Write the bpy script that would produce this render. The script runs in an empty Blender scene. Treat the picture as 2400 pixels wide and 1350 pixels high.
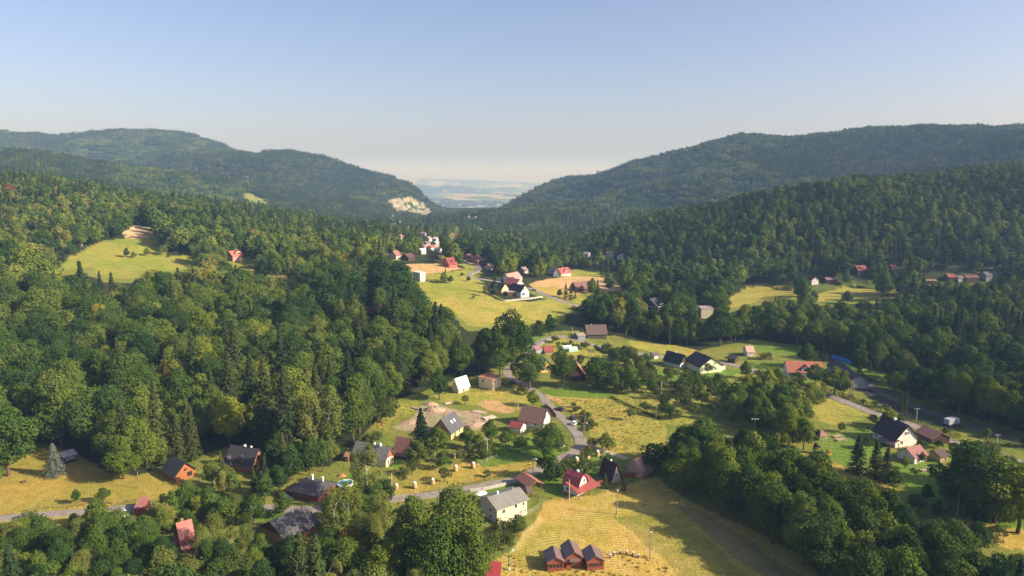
import bpy, math, random
import numpy as np
R = math.radians
scene = bpy.context.scene
COL = scene.collection

HAZE = 0.00016
# ------------------------------------------------------------------ camera, sky, sun, exposure
FPX = 1620.0            # focal length in pixels of the 2400 px wide photograph
HOR = 412.0             # row of the true horizon
PITCH = math.atan((675.0 - HOR) / FPX)
CAMZ = 100.0
cam_d = bpy.data.cameras.new("camera")
cam_d.sensor_width = 36.0
cam_d.lens = FPX / 2400.0 * 36.0
cam_d.clip_start = 1.0
cam_d.clip_end = 90000.0
cam = bpy.data.objects.new("camera", cam_d)
cam.location = (0, 0, CAMZ)
cam.rotation_euler = (math.pi / 2 - PITCH, 0, 0)
COL.objects.link(cam)
scene.camera = cam

SUN_EL = R(29)
SUNV = np.array([0.968 * math.cos(SUN_EL), -0.25 * math.cos(SUN_EL), math.sin(SUN_EL)])
SUNV /= np.linalg.norm(SUNV)
SUN_AZ = math.atan2(SUNV[0], SUNV[1])      # from +Y towards +X
world = bpy.data.worlds.new("World")
scene.world = world
world.use_nodes = True
wt = world.node_tree
wt.nodes.clear()
w_out = wt.nodes.new("ShaderNodeOutputWorld")
w_bg = wt.nodes.new("ShaderNodeBackground")
w_sky = wt.nodes.new("ShaderNodeTexSky")
w_sky.sky_type = 'NISHITA'
w_sky.sun_disc = False
w_sky.sun_elevation = SUN_EL
w_sky.sun_rotation = SUN_AZ
w_sky.altitude = 400
w_sky.air_density = 0.9
w_sky.dust_density = 3.0
w_sky.ozone_density = 1.5
w_bg.inputs['Strength'].default_value = 0.093
w_tint = wt.nodes.new("ShaderNodeMix")      # a little less green in the whole sky
w_tint.data_type = 'RGBA'; w_tint.blend_type = 'MULTIPLY'; w_tint.inputs[0].default_value = 1.0
w_tint.inputs[7].default_value = (1.02, 0.935, 1.05, 1)
wt.links.new(w_sky.outputs[0], w_tint.inputs[6])
wt.links.new(w_tint.outputs[2], w_bg.inputs['Color'])
wt.links.new(w_bg.outputs[0], w_out.inputs[0])

sun_d = bpy.data.lights.new("sun", 'SUN')
sun_d.energy = 5.0
sun_d.angle = R(0.5)
sun_d.color = (1.0, 0.88, 0.70)
sun = bpy.data.objects.new("sun", sun_d)
from mathutils import Vector
sun.rotation_euler = Vector(SUNV).to_track_quat('Z', 'Y').to_euler()
sun.location = (0, 0, 400)
COL.objects.link(sun)

scene.view_settings.view_transform = 'Standard'
scene.view_settings.look = 'None'
scene.view_settings.exposure = 1.0
scene.view_settings.gamma = 1.0
cy = scene.cycles
cy.max_bounces = 5
cy.diffuse_bounces = 2
cy.glossy_bounces = 2
cy.transmission_bounces = 3
cy.transparent_max_bounces = 8
cy.volume_bounces = 0
cy.use_fast_gi = False
cy.caustics_reflective = False
cy.caustics_refractive = False
cy.use_adaptive_sampling = True
cy.adaptive_threshold = 0.006

# ------------------------------------------------------------------ pixels of the photograph and points of the place
CP, SP = math.cos(PITCH), math.sin(PITCH)
def ray(px, py):
    u = (np.asarray(px, float) - 1200.0) / FPX
    v = (675.0 - np.asarray(py, float)) / FPX
    return u, CP + v * SP, -SP + v * CP
def at_depth(px, py, Y):
    x, y, z = ray(px, py)
    return x * Y / y, Y, CAMZ + z * Y / y
def project(x, y, z):
    zz = z - CAMZ
    d = y * CP - zz * SP
    d = np.where(d < 1e-3, 1e-3, d)
    up = y * SP + zz * CP
    return 1200.0 + FPX * x / d, 675.0 - FPX * up / d, d

rng = np.random.default_rng(7)
_perm = rng.permutation(4096)
_val = rng.random(4096) * 2 - 1
def vnoise(x, y, seed=0):
    x = np.asarray(x, float); y = np.asarray(y, float)
    xi = np.floor(x).astype(np.int64); yi = np.floor(y).astype(np.int64)
    fx = x - xi; fy = y - yi
    fx = fx * fx * (3 - 2 * fx); fy = fy * fy * (3 - 2 * fy)
    def h(a, b):
        return _val[_perm[(_perm[(a + seed * 17) & 4095] + b) & 4095]]
    return (h(xi, yi) * (1 - fx) + h(xi + 1, yi) * fx) * (1 - fy) + (h(xi, yi + 1) * (1 - fx) + h(xi + 1, yi + 1) * fx) * fy
def fbm(x, y, octv=4, seed=0):
    s = 0; a = 1.0; t = 0
    for i in range(octv):
        s = s + a * vnoise(x * 2 ** i, y * 2 ** i, seed + i); t += a; a *= 0.5
    return s / t

# ------------------------------------------------------------------ terrain: ridges over a valley floor
# ridge: list of (px, py of the wooded skyline, distance ahead, half width of its slope), tree height to take off
RIDGES = [
 ([(-700,330,640,560),(-250,375,760,640),(0,412,760,620),(120,440,740,600),(230,462,720,560),(350,482,700,520),(500,508,670,450),(650,530,630,380),(760,545,590,330),(860,592,540,260),(930,640,500,190),(985,705,455,120),(1010,760,420,70)], 20),
 ([(-900,250,1403,900),(-300,320,1586,900),(0,337,1586,800),(120,355,1647,760),(250,378,1732,740),(400,403,1903,720),(440,415,2013,720),(560,440,2196,660),(700,470,2379,480),(800,492,2501,340),(870,510,2623,240)], 20),
 ([(-900,280,2700,1500),(-200,302,2900,1500),(0,306,3000,1400),(80,309,3000,1400),(180,320,3000,1300),(235,313,3050,1300),(265,306,3100,1300),(300,301,3100,1300),(340,304,3100,1300),(420,327,3100,1200),(500,350,3100,1000),(560,385,3100,900),(640,440,3000,500)], 18),
 ([(480,338,2500,560),(560,344,2500,800),(640,351,2500,800),(710,362,2500,680),(800,381,2550,560),(870,402,2600,420),(920,429,2650,320),(980,461,2700,210),(1030,492,2750,110)], 18),
 ([(1110,512,3000,60),(1160,486,2850,120),(1200,463,2750,180),(1250,448,2700,260),(1300,431,2600,340),(1390,411,2500,470),(1500,388,2400,620),(1600,369,2300,760),(1680,350,2250,950),(1720,335,2200,950),(1770,322,2150,950),(1850,301,2050,950),(1920,298,2000,950),(2000,296,2000,950),(2100,289,1950,950),(2200,282,1900,950),(2300,278,1880,950),(2400,277,1860,950),(2700,262,1850,950),(3300,240,1900,900)], 20),
 ([(1125,522,1900,80),(1180,506,1900,140),(1300,478,1900,300),(1450,449,1850,560),(1600,445,1750,600),(1740,452,1650,560),(1900,440,1550,480)], 17, 1),
 ([(2140,400,1500,400),(2190,383,1500,420),(2290,335,1500,500),(2400,305,1480,520),(2650,262,1450,560),(3100,220,1400,560)], 18),
 ([(1440,640,699,67),(1500,585,736,117),(1570,553,763,159),(1650,503,791,189),(1710,473,800,201),(1770,449,818,214),(1860,430,828,222),(1950,413,832,226),(2050,402,837,226),(2200,387,851,235),(2300,378,860,239),(2400,371,869,243),(2650,350,874,252),(3300,300,901,277)], 20, 1),
]
FAR_RIDGES = [   # bare low rises of the plain beyond the valley mouth
 ([(880,421,17000,2600),(960,419,17500,2600),(1060,420,18000,2600),(1140,424,18000,2400),(1230,430,17000,1800),(1330,434,16000,1500)], 0),
 ([(820,432,11000,1200),(960,433,11500,1300),(1080,437,12000,1200),(1200,441,12000,1000)], 0),
]
def _prep(ridges):
    out = []
    for it_ in ridges:
        pts, th = it_[:2]; cvx = it_[2] if len(it_) > 2 else 0
        P = []
        for px, py, Y, w in pts:
            x, y, z = at_depth(px, py, Y)
            P.append((x, y, z - th, w))
        out.append((np.array(P, float), cvx))
    return out
_RID = _prep(RIDGES); _FRID = _prep(FAR_RIDGES)
def floor_z(x, y):
    t = np.clip((y - 1000.0) / 5000.0, 0, 1)
    z = -150.0 * t * t * (3 - 2 * t)
    # gentle rise of the ground to the sides of the brook meadows
    z = z + 5.0 * np.clip((x - 130) / 260.0, 0, 1) ** 2 * np.clip(1 - np.abs(y - 620) / 500, 0, 1)
    return z
def ridge_h(x, y, P, base):
    P, cvx = P
    best = np.full(x.shape, -1e9)
    for i in range(len(P) - 1):
        ax, ay, az, aw = P[i]; bx, by, bz, bw = P[i + 1]
        dx, dy = bx - ax, by - ay
        t = np.clip(((x - ax) * dx + (y - ay) * dy) / (dx * dx + dy * dy), 0, 1)
        d = np.hypot(x - ax - t * dx, y - ay - t * dy)
        zc = az + t * (bz - az); w = aw + t * (bw - aw)
        q = np.clip(d / w, 0, 1)
        # rounded crest, near straight flank, soft foot
        f = np.where(q < 1, 0.55 * (0.5 + 0.5 * np.cos(np.pi * q)) + 0.45 * (1 - np.sqrt(q * q + 0.02) + 0.14142 * (1 - q) * 1.0 - 0.0), 0)
        f = np.clip(f, 0, 1)
        if cvx: f = 1 - q ** 1.9
        h = base + (zc - base) * f
        best = np.maximum(best, h)
    return best
def terrain(x, y):
    x = np.asarray(x, float); y = np.asarray(y, float)
    x, y = np.broadcast_arrays(x, y)
    base = floor_z(x, y)
    z = base.copy()
    k = 5.0
    for P in _RID:
        h = ridge_h(x, y, P, base)
        # smooth maximum
        m = np.maximum(z, h)
        d = np.abs(z - h)
        z = m + np.where((d < k) & (h > base + .01), (k - d) ** 2 / (4 * k) * np.clip((h - base) / 6, 0, 1), 0)
    for P in _FRID:
        z = np.maximum(z, ridge_h(x, y, P, base))
    # the brook's gap between the last two ridges
    off = np.abs(x + 0.068 * y) / np.maximum(y, 1) * FPX
    c = np.where(x + 0.068 * y < 0, np.clip((off - 25) / 112, 0, 1), np.clip((off - 35) / 150, 0, 1)); c = c * c * (3 - 2 * c)
    wv = np.clip((y - 1500) / 500, 0, 1) * np.clip((4200 - y) / 500, 0, 1)
    z = base + (z - base) * (1 - wv * (1 - c))
    hill = np.clip((z - base - 3) / 30, 0, 1)
    far = np.clip((y - 900) / 1200, 0, 1)
    # gullies and shoulders
    z = z + hill * (fbm(x / 190, y / 190, 4, 3) * (6 + 16 * far) - np.abs(fbm(x / 300 + 9, y / 300, 3, 11)) * (10 + 45 * far) + 8 * far)
    z = z + (1 - hill) * 0.35 * fbm(x / 45, y / 45, 2, 5) * np.clip((y - 60) / 200, 0, 1)
    return z
_gc = {}
def ground(px, py):
    """first hit of the ray through a pixel with the ground"""
    if (px, py) not in _gc: _gc[px, py] = _ground(px, py)
    return _gc[px, py]
def _ground(px, py):
    rx, ry, rz = ray(px, py)
    ts = np.geomspace(60, 26000, 900)
    X, Y, Z = rx * ts, ry * ts, CAMZ + rz * ts
    T = terrain(X, Y)
    b = np.nonzero(Z < T)[0]
    i = int(b[0]) if len(b) else len(ts) - 1
    lo, hi = ts[max(i - 1, 0)], ts[i]
    for _ in range(2):
        s = np.linspace(lo, hi, 60); c = np.nonzero(CAMZ + rz * s < terrain(rx * s, ry * s))[0]
        k = int(c[0]) if len(c) else 59
        lo, hi = s[max(k - 1, 0)], s[k]
    return float(rx * hi), float(ry * hi), float(terrain(rx * hi, ry * hi))

# ------------------------------------------------------------------ land cover, outlined once on the ground seen by the camera
def inpoly(px, py, pts):
    px = np.asarray(px); c = np.zeros(px.shape, bool)
    n = len(pts); j = n - 1
    for i in range(n):
        xi, yi = pts[i]; xj, yj = pts[j]
        if yi != yj:
            c ^= ((yi > py) != (yj > py)) & (px < (xj - xi) * (py - yi) / (yj - yi) + xi)
        j = i
    return c
STRAW = (0.52, 0.35, 0.075); DRY = (0.40, 0.29, 0.06); MEADOW = (0.36, 0.30, 0.060); YGREEN = (0.29, 0.28, 0.048)
LAWN = (0.145, 0.225, 0.030); TAN = (0.56, 0.33, 0.16); DIRT = (0.40, 0.30, 0.20); ROCK = (0.42, 0.34, 0.23); SAND = (0.66, 0.46, 0.26)
WOODF = (0.035, 0.045, 0.016); GRASS = (0.21, 0.215, 0.045); SHADED_ASPH = (0.055, 0.052, 0.05); SHADEG = (0.10, 0.125, 0.025)  # the asphalt tone is darkened to hold the shade on the parking ground
# (colour, [pixels], near limit, far limit, keep the view of it clear of the wild trees, streak 0..1)
FIELDS = [
 # near valley floor: no wild forest at all
 (GRASS, [(-400,1500),(-400,1080),(0,1050),(60,1040),(130,1047),(240,1098),(320,1118),(385,1094),(440,1086),(480,1066),(530,1048),(600,1046),(635,1078),(700,1095),(770,1095),(815,1062),(850,1010),(920,945),(1000,915),(1060,890),(1130,880),(1180,850),(1240,790),(1320,775),(1420,775),(1640,825),(1760,795),(1900,815),(2000,850),(2080,880),(2150,940),(2250,1000),(2400,1040),(2900,1120),(2900,1500)], 90, 480, 0, 0),
 (DRY, [(-200,1110),(0,1120),(30,1075),(70,1052),(130,1055),(225,1095),(320,1120),(355,1108),(392,1116),(415,1138),(370,1165),(330,1180),(200,1192),(60,1205),(-100,1215)], 150, 400, 1, .1),
 (MEADOW, [(-100,1225),(60,1212),(200,1200),(330,1192),(400,1178),(420,1200),(200,1235),(0,1240)], 150, 400, 0, 0),
 (YGREEN, [(95,655),(150,612),(185,590),(240,567),(290,556),(345,553),(375,565),(392,588),(384,604),(440,596),(462,612),(440,632),(330,640),(312,652),(240,650),(200,628),(160,632)], 300, 800, 1, .08),
 (SAND, [(292,556),(292,536),(300,529),(352,531),(356,545),(335,557),(310,560)], 300, 900, 1, 0),
 (TAN, [(312,556),(330,545),(355,540),(357,548),(340,558)], 300, 900, 1, 0),
 (YGREEN, [(530,606),(590,602),(602,622),(540,626)], 300, 900, 1, 0),
 (MEADOW, [(592,640),(640,632),(700,645),(722,662),(690,662),(640,648)], 300, 800, 1, 0),
 (YGREEN, [(976,668),(1000,664),(1100,660),(1140,668),(1150,690),(1180,703),(1240,708),(1300,700),(1336,712),(1330,722),(1312,745),(1285,752),(1262,757),(1235,768),(1200,770),(1100,762),(1086,750),(1070,740),(1040,722),(1012,712),(996,690)], 380, 900, 1, .12),
 (MEADOW, [(1010,706),(1060,690),(1130,690),(1180,705),(1290,712),(1312,720),(1270,742),(1200,760),(1100,756),(1060,728)], 380, 900, 1, .2),
 (TAN, [(945,620),(1000,617),(1046,619),(1080,629),(1050,637),(990,644),(968,640)], 500, 1200, 1, .3),
 (YGREEN, [(962,640),(1000,645),(1060,638),(1085,630),(1110,622),(1122,634),(1100,650),(1140,662),(1060,665),(980,668)], 500, 1200, 1, .2),
 (YGREEN, [(1075,618),(1115,618),(1125,630),(1090,632)], 500, 1200, 1, 0),
 (DRY, [(1020,598),(1044,596),(1048,616),(1018,618)], 600, 1400, 1, .6),
 (TAN, [(900,590),(940,587),(946,594),(930,601),(912,602)], 500, 1400, 1, 0),
 (DRY, [(1050,545),(1076,547),(1074,556),(1056,560)], 800, 2400, 1, 0),
 (YGREEN, [(1068,528),(1082,528),(1080,540),(1068,541)], 800, 2400, 1, 0),
 (TAN, [(1238,672),(1268,655),(1330,648),(1400,648),(1460,658),(1472,668),(1462,682),(1420,684),(1392,676),(1352,690),(1330,706),(1290,694),(1255,682)], 480, 1000, 1, .3),
 (DRY, [(1240,674),(1300,672),(1352,690),(1336,706),(1285,690)], 480, 1000, 1, .2),
 (YGREEN, [(1296,646),(1312,632),(1400,632),(1452,640),(1462,652),(1400,648),(1330,647)], 480, 1000, 1, 0),
 (YGREEN, [(1325,702),(1350,692),(1372,700),(1355,712)], 480, 1000, 1, 0),
 (MEADOW, [(1465,796),(1500,800),(1560,808),(1640,820),(1645,836),(1560,828),(1480,812)], 300, 600, 1, .2),
 (LAWN, [(1238,790),(1290,785),(1282,800),(1262,815),(1240,830),(1232,815)], 300, 600, 1, 0),
 (YGREEN, [(1290,797),(1330,795),(1420,815),(1470,830),(1500,850),(1440,860),(1380,850),(1330,842),(1275,830),(1272,812)], 300, 600, 0, .1),
 (DRY, [(1370,850),(1430,845),(1480,856),(1500,870),(1400,862)], 300, 600, 0, 0),
 (LAWN, [(1480,862),(1560,872),(1640,896),(1580,905),(1490,898)], 300, 600, 0, 0),
 (LAWN, [(1275,918),(1340,908),(1420,912),(1440,930),(1360,934),(1285,932)], 250, 600, 1, 0),
 (MEADOW, [(1282,932),(1380,936),(1440,936),(1500,960),(1562,996),(1560,1040),(1530,1062),(1440,1060),(1385,1042),(1372,1005),(1345,975),(1300,950)], 200, 600, 1, .15),
 (TAN, [(1278,925),(1300,938),(1335,960),(1312,952),(1280,938)], 250, 600, 1, 0),
 (YGREEN, [(1440,935),(1500,905),(1600,905),(1700,935),(1700,965),(1660,1000),(1575,998),(1500,960)], 200, 600, 0, .3),
 (LAWN, [(1630,880),(1690,865),(1745,872),(1740,890),(1680,895)], 250, 600, 1, 0),
 (YGREEN, [(1700,885),(1745,875),(1800,890),(1830,905),(1780,925),(1720,910)], 250, 600, 0, 0),
 (LAWN, [(1752,808),(1860,812),(1905,826),(1890,836),(1780,826)], 250, 600, 1, 0),
 (LAWN, [(1752,846),(1835,850),(1842,864),(1770,866)], 250, 600, 1, 0),
 (MEADOW, [(1900,938),(1945,932),(2042,968),(2030,985),(1960,995),(1915,985)], 200, 600, 1, .2),
 (LAWN, [(1850,898),(1875,890),(1900,905),(1880,905)], 200, 600, 1, 0),
 (LAWN, [(1968,858),(2010,854),(2020,862),(2060,880),(2072,905),(2040,905),(2010,880)], 200, 600, 0, 0),
 (DIRT, [(1985,880),(2005,880),(2025,905),(1995,908)], 200, 600, 1, 0),
 (SHADEG, [(2010,905),(2080,910),(2250,965),(2400,1010),(2500,1050),(2500,1090),(2330,1040),(2190,990),(2080,950)], 200, 600, 0, 0),  # grass with the forest's cast shade put into its colour
 (SHADED_ASPH, [(1998,912),(2062,908),(2092,930),(2180,955),(2240,975),(2260,1000),(2200,1000),(2120,975),(2050,940)], 200, 600, 1, 0),
 (LAWN, [(1915,1040),(1935,1015),(1990,1004),(2045,1002),(2075,1040),(2090,1080),(2040,1095),(1985,1092),(1930,1075)], 150, 500, 1, .15),
 (LAWN, [(2095,1088),(2130,1080),(2190,1062),(2230,1065),(2215,1100),(2180,1130),(2120,1146),(2100,1120)], 150, 500, 1, .15),
 (DRY, [(1880,1062),(1930,1075),(2020,1110),(2100,1150),(2090,1165),(2000,1130),(1900,1085)], 150, 500, 0, 0),
 (DIRT, [(1880,1072),(1910,1078),(1940,1095),(1915,1094)], 150, 500, 0, 0),
 (LAWN, [(2100,1150),(2200,1120),(2330,1140),(2400,1160),(2500,1230),(2300,1260),(2180,1200)], 130, 500, 0, 0),
 (STRAW, [(2325,1245),(2380,1240),(2460,1270),(2420,1300),(2350,1285)], 100, 500, 1, .4),
 (DRY, [(2240,1215),(2330,1225),(2330,1245),(2260,1235)], 100, 500, 0, .2),
 (MEADOW, [(1700,722),(1716,688),(1745,672),(1800,665),(1850,672),(1875,688),(1860,700),(1800,704),(1740,714)], 400, 900, 1, .2),
 (MEADOW, [(1895,700),(1932,680),(1990,672),(2060,676),(2120,672),(2150,680),(2090,690),(2050,702),(1980,702),(1930,706)], 400, 900, 1, .2),
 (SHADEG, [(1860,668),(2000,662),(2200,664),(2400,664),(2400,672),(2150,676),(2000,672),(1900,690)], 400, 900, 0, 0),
 (YGREEN, [(1412,578),(1452,576),(1448,584),(1420,588)], 600, 1500, 1, 0),
 (SAND, [(1108,507),(1118,505),(1116,513),(1108,513)], 900, 3000, 1, 0),
 # small clearing on the left slope
 ((.20, .21, .06), [(572,450),(602,460),(628,471),(622,478),(592,468),(570,456)], 900, 2700, 1, 0),
 # quarry
 (ROCK, [(908,470),(920,463),(955,463),(985,470),(1003,482),(1014,494),(1000,503),(985,500),(960,495),(925,493),(916,484),(928,476)], 1200, 3400, 1, 0),
 # yard of the building site
 (DIRT, [(918,1002),(960,985),(975,960),(1000,940),(1030,950),(1060,962),(1110,965),(1140,980),(1140,1000),(1080,1012),(1020,1010),(950,1012)], 200, 500, 1, 0),
 (DIRT, [(1100,960),(1140,962),(1135,970),(1108,968)], 200, 500, 1, 0),
 (MEADOW, [(1025,925),(1060,918),(1130,918),(1210,910),(1260,925),(1240,945),(1200,962),(1130,958),(1080,945),(1030,940)], 200, 500, 1, .1),
 (TAN, [(1110,950),(1135,938),(1165,938),(1195,955),(1190,966),(1140,960)], 200, 500, 1, 0),
 (YGREEN, [(868,1000),(890,975),(930,950),(980,945),(970,965),(925,985),(905,1010)], 200, 500, 1, .2),
 # gardens and orchards of the middle
 (DRY, [(1030,1105),(1090,1085),(1150,1090),(1240,1072),(1290,1075),(1250,1095),(1180,1112),(1100,1132),(1000,1152),(905,1168),(900,1155),(960,1135)], 150, 400, 0, .2),
 (DRY, [(900,1112),(960,1090),(1010,1080),(1040,1100),(1030,1125),(960,1142),(905,1155)], 150, 400, 0, .2),
 (LAWN, [(900,1080),(935,1062),(990,1052),(990,1070),(950,1085),(920,1100)], 150, 400, 1, 0),
 (LAWN, [(1135,1098),(1110,1075),(1150,1045),(1230,1020),(1290,1000),(1325,1030),(1330,1052),(1300,1066),(1240,1078),(1170,1092)], 150, 500, 0, .1),
 (LAWN, [(1262,1140),(1300,1095),(1345,1062),(1372,1045),(1440,1075),(1470,1085),(1420,1110),(1330,1135),(1300,1165),(1275,1160)], 150, 500, 0, .2),
 (LAWN, [(1120,1160),(1150,1145),(1190,1140),(1215,1135),(1215,1150),(1170,1158),(1130,1165)], 150, 400, 1, 0),
 (LAWN, [(780,1140),(800,1118),(850,1110),(840,1130),(812,1145)], 150, 400, 1, 0),
 (LAWN, [(592,1215),(650,1200),(710,1190),(715,1230),(690,1215),(620,1225)], 150, 400, 0, 0),
 (GRASS, [(1135,1240),(1180,1225),(1230,1215),(1225,1240),(1195,1290),(1160,1300)], 100, 400, 1, 0),
 # mown meadow in front
 (STRAW, [(1200,1282),(1225,1240),(1268,1195),(1270,1175),(1300,1165),(1350,1168),(1400,1160),(1470,1135),(1545,1115),(1620,1180),(1760,1240),(1870,1300),(1960,1400),(1960,1560),(1000,1560),(1080,1400)], 90, 400, 1, .7),
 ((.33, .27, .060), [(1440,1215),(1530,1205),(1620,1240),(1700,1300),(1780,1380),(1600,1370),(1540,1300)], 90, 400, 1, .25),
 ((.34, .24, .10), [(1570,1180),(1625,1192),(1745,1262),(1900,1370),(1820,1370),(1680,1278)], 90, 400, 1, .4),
 ((.60, .43, .16), [(1196,1292),(1226,1240),(1262,1204),(1272,1212),(1240,1250),(1212,1300)], 90, 400, 1, .3),
]
def paint(x, y):
    """ground colour, streak amount and forest-free flag at world points"""
    z = terrain(x, y)
    jx = 1.6 * fbm(x / 7, y / 7, 2, 21) + 3 * fbm(x / 24, y / 24, 2, 22); jy = 1.6 * fbm(x / 7, y / 7, 2, 31) + 3 * fbm(x / 24, y / 24, 2, 32)
    sc = np.clip(np.hypot(x, y) / 350, .6, 4)
    px, py, d = project(x + jx * sc, y + jy * sc, z)
    col = np.empty(x.shape + (3,)); col[:] = WOODF
    st = np.zeros(x.shape); opn = np.zeros(x.shape)
    far = y > 3300
    # the plain beyond the valley mouth: patchwork of fields, woods and hamlets
    n1 = vnoise(x / 300 + .35 * vnoise(x / 900, y / 1400, 8), y / 900, 40); n2 = fbm(x / 520, y / 1500, 3, 44)
    plain = np.where((n2 > .05)[..., None], np.array((.02, .036, .022)), np.array((.13, .15, .06)))
    plain = np.where(((n2 <= .05) & (n1 > .2))[..., None], np.array((.34, .30, .16)), plain)
    plain = np.where(((n2 <= .05) & (n1 < -.4))[..., None], np.array((.07, .12, .04)), plain)
    hb = (vnoise(x / 30, y / 90, 55) > .72) & (fbm(x / 900, y / 2000, 2, 57) > .05)
    plain = np.where(hb[..., None], np.array((.62, .56, .50)), plain)
    col = np.where(far[..., None], plain, col)
    wob = 1.0
    for c, pts, d0, d1, keep, s in FIELDS:
        if keep and d0 >= 300 and c != ROCK:      # rough margin below a field's near edge
            ys = [p[1] for p in pts]; m = (py > min(ys)) & (py < max(ys) + 14) & (d > d0) & (d < d1)
            if m.any():
                k = np.nonzero(m); ins = inpoly(px[k], py[k] - 12, pts); k = tuple(a[ins] for a in k); col[k] = np.where((opn[k] > 0)[:, None], col[k], np.array(GRASS))
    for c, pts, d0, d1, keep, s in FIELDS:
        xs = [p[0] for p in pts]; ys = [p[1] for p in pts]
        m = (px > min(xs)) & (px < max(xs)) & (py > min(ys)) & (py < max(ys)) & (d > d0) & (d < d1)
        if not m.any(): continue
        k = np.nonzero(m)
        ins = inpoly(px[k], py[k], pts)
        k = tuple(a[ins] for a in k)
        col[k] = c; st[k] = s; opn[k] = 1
    rk = np.abs(col[..., 0] - ROCK[0]) < 1e-6      # quarry: ledges, streaks and green benches
    if rk.any():
        k = np.nonzero(rk & (opn > 0)); v1 = fbm(x[k] / 9, y[k] / 26, 3, 71); v2 = fbm(x[k] / 22, z[k] / 5, 2, 73)
        c_ = np.array(ROCK) * (1 + .75 * v1)[:, None]; c_ = np.where((v2 > .22)[:, None], np.array((.05, .08, .03)), c_); c_ = np.where((v2 < -.3)[:, None], np.array((.26, .22, .18)), c_); col[k] = c_
    # behind the frame's near edge: grass
    nb = (d < 150) & (py > 1350)
    col[nb & (opn < 1)] = GRASS
    return col, st, opn, z

# ------------------------------------------------------------------ helpers
def tag(o, label=None, cat=None, group=None, kind=None):
    if label: o["label"] = label
    if cat: o["category"] = cat
    if group: o["group"] = group
    if kind: o["kind"] = kind
    return o
def mesh_np(name, verts, faces_flat, sizes, mats=(), midx=None, smooth=False):
    me = bpy.data.meshes.new(name)
    verts = np.asarray(verts, np.float32)
    ff = np.asarray(faces_flat, np.int32).ravel()
    sizes = np.asarray(sizes, np.int32)
    me.vertices.add(len(verts)); me.vertices.foreach_set("co", verts.ravel())
    me.loops.add(len(ff)); me.loops.foreach_set("vertex_index", ff)
    me.polygons.add(len(sizes))
    st = np.concatenate([[0], np.cumsum(sizes)[:-1]]).astype(np.int32)
    me.polygons.foreach_set("loop_start", st)
    if midx is not None: me.polygons.foreach_set("material_index", np.asarray(midx, np.int32))
    me.polygons.foreach_set("use_smooth", np.full(len(sizes), bool(smooth)))
    for m in mats: me.materials.append(m)
    me.update(calc_edges=True)
    return me
class MB:
    """collects shapes, then links them as one mesh object"""
    def __init__(self): self.v = []; self.f = []; self.mi = []
    def add(self, vs, fs, mi=0):
        b = len(self.v); self.v += [tuple(v) for v in vs]
        for f in fs: self.f.append([b + i for i in f]); self.mi.append(mi)
        return self
    def box(self, c, s, rz=0.0, mi=0):
        cx, cy_, cz = c; hx, hy, hz = s[0] / 2, s[1] / 2, s[2] / 2
        co, si = math.cos(rz), math.sin(rz); vs = []
        for dz in (-hz, hz):
            for dx, dy in ((-hx, -hy), (hx, -hy), (hx, hy), (-hx, hy)):
                vs.append((cx + dx * co - dy * si, cy_ + dx * si + dy * co, cz + dz))
        return self.add(vs, [(3, 2, 1, 0), (4, 5, 6, 7), (0, 1, 5, 4), (1, 2, 6, 5), (2, 3, 7, 6), (3, 0, 4, 7)], mi)
    def hexa(self, p, mi=0):   # 4 lower + 4 upper points
        return self.add(p, [(3, 2, 1, 0), (4, 5, 6, 7), (0, 1, 5, 4), (1, 2, 6, 5), (2, 3, 7, 6), (3, 0, 4, 7)], mi)
    def tube(self, pts, rad, n=7, mi=0, cap=True):
        pts = [np.array(p, float) for p in pts]
        if not hasattr(rad, '__len__'): rad = [rad] * len(pts)
        b = len(self.v); rings = []
        for i, p in enumerate(pts):
            t = pts[min(i + 1, len(pts) - 1)] - pts[max(i - 1, 0)]
            t /= (np.linalg.norm(t) + 1e-9)
            a = np.array((1, 0, 0)) if abs(t[0]) < .8 else np.array((0, 1, 0))
            u = np.cross(t, a); u /= np.linalg.norm(u); w = np.cross(t, u)
            for k in range(n):
                an = 2 * math.pi * k / n
                self.v.append(tuple(p + rad[i] * (u * math.cos(an) + w * math.sin(an))))
        for i in range(len(pts) - 1):
            for k in range(n):
                k2 = (k + 1) % n
                self.f.append([b + i * n + k, b + (i + 1) * n + k, b + (i + 1) * n + k2, b + i * n + k2]); self.mi.append(mi)
        if cap:
            self.f.append([b + k for k in range(n)]); self.mi.append(mi)
            self.f.append([b + (len(pts) - 1) * n + k for k in reversed(range(n))]); self.mi.append(mi)
        return self
    def lathe(self, prof, n=16, c=(0, 0, 0), mi=0):
        b = len(self.v)
        for r, z in prof:
            for k in range(n):
                a = 2 * math.pi * k / n
                self.v.append((c[0] + r * math.cos(a), c[1] + r * math.sin(a), c[2] + z))
        for i in range(len(prof) - 1):
            for k in range(n):
                k2 = (k + 1) % n
                self.f.append([b + i * n + k, b + i * n + k2, b + (i + 1) * n + k2, b + (i + 1) * n + k]); self.mi.append(mi)
        self.f.append([b + k for k in reversed(range(n))]); self.mi.append(mi)
        self.f.append([b + (len(prof) - 1) * n + k for k in range(n)]); self.mi.append(mi)
        return self
    def build(self, name, mats, parent=None, smooth=False):
        if not isinstance(mats, (list, tuple)): mats = [mats]
        me = mesh_np(name, self.v, [i for f in self.f for i in f], [len(f) for f in self.f], mats, self.mi, smooth)
        o = bpy.data.objects.new(name, me); COL.objects.link(o)
        if parent is not None: o.parent = parent
        return o
def empty(name, loc, rz=0.0):
    o = bpy.data.objects.new(name, None); COL.objects.link(o)
    o.location = loc; o.rotation_euler = (0, 0, rz); o.empty_display_size = .5
    return o
def copy_tree(o, parent=None):
    c = o.copy(); COL.objects.link(c)
    if parent is not None: c.parent = parent
    for ch in list(o.children): copy_tree(ch, c)
    return c

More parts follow.
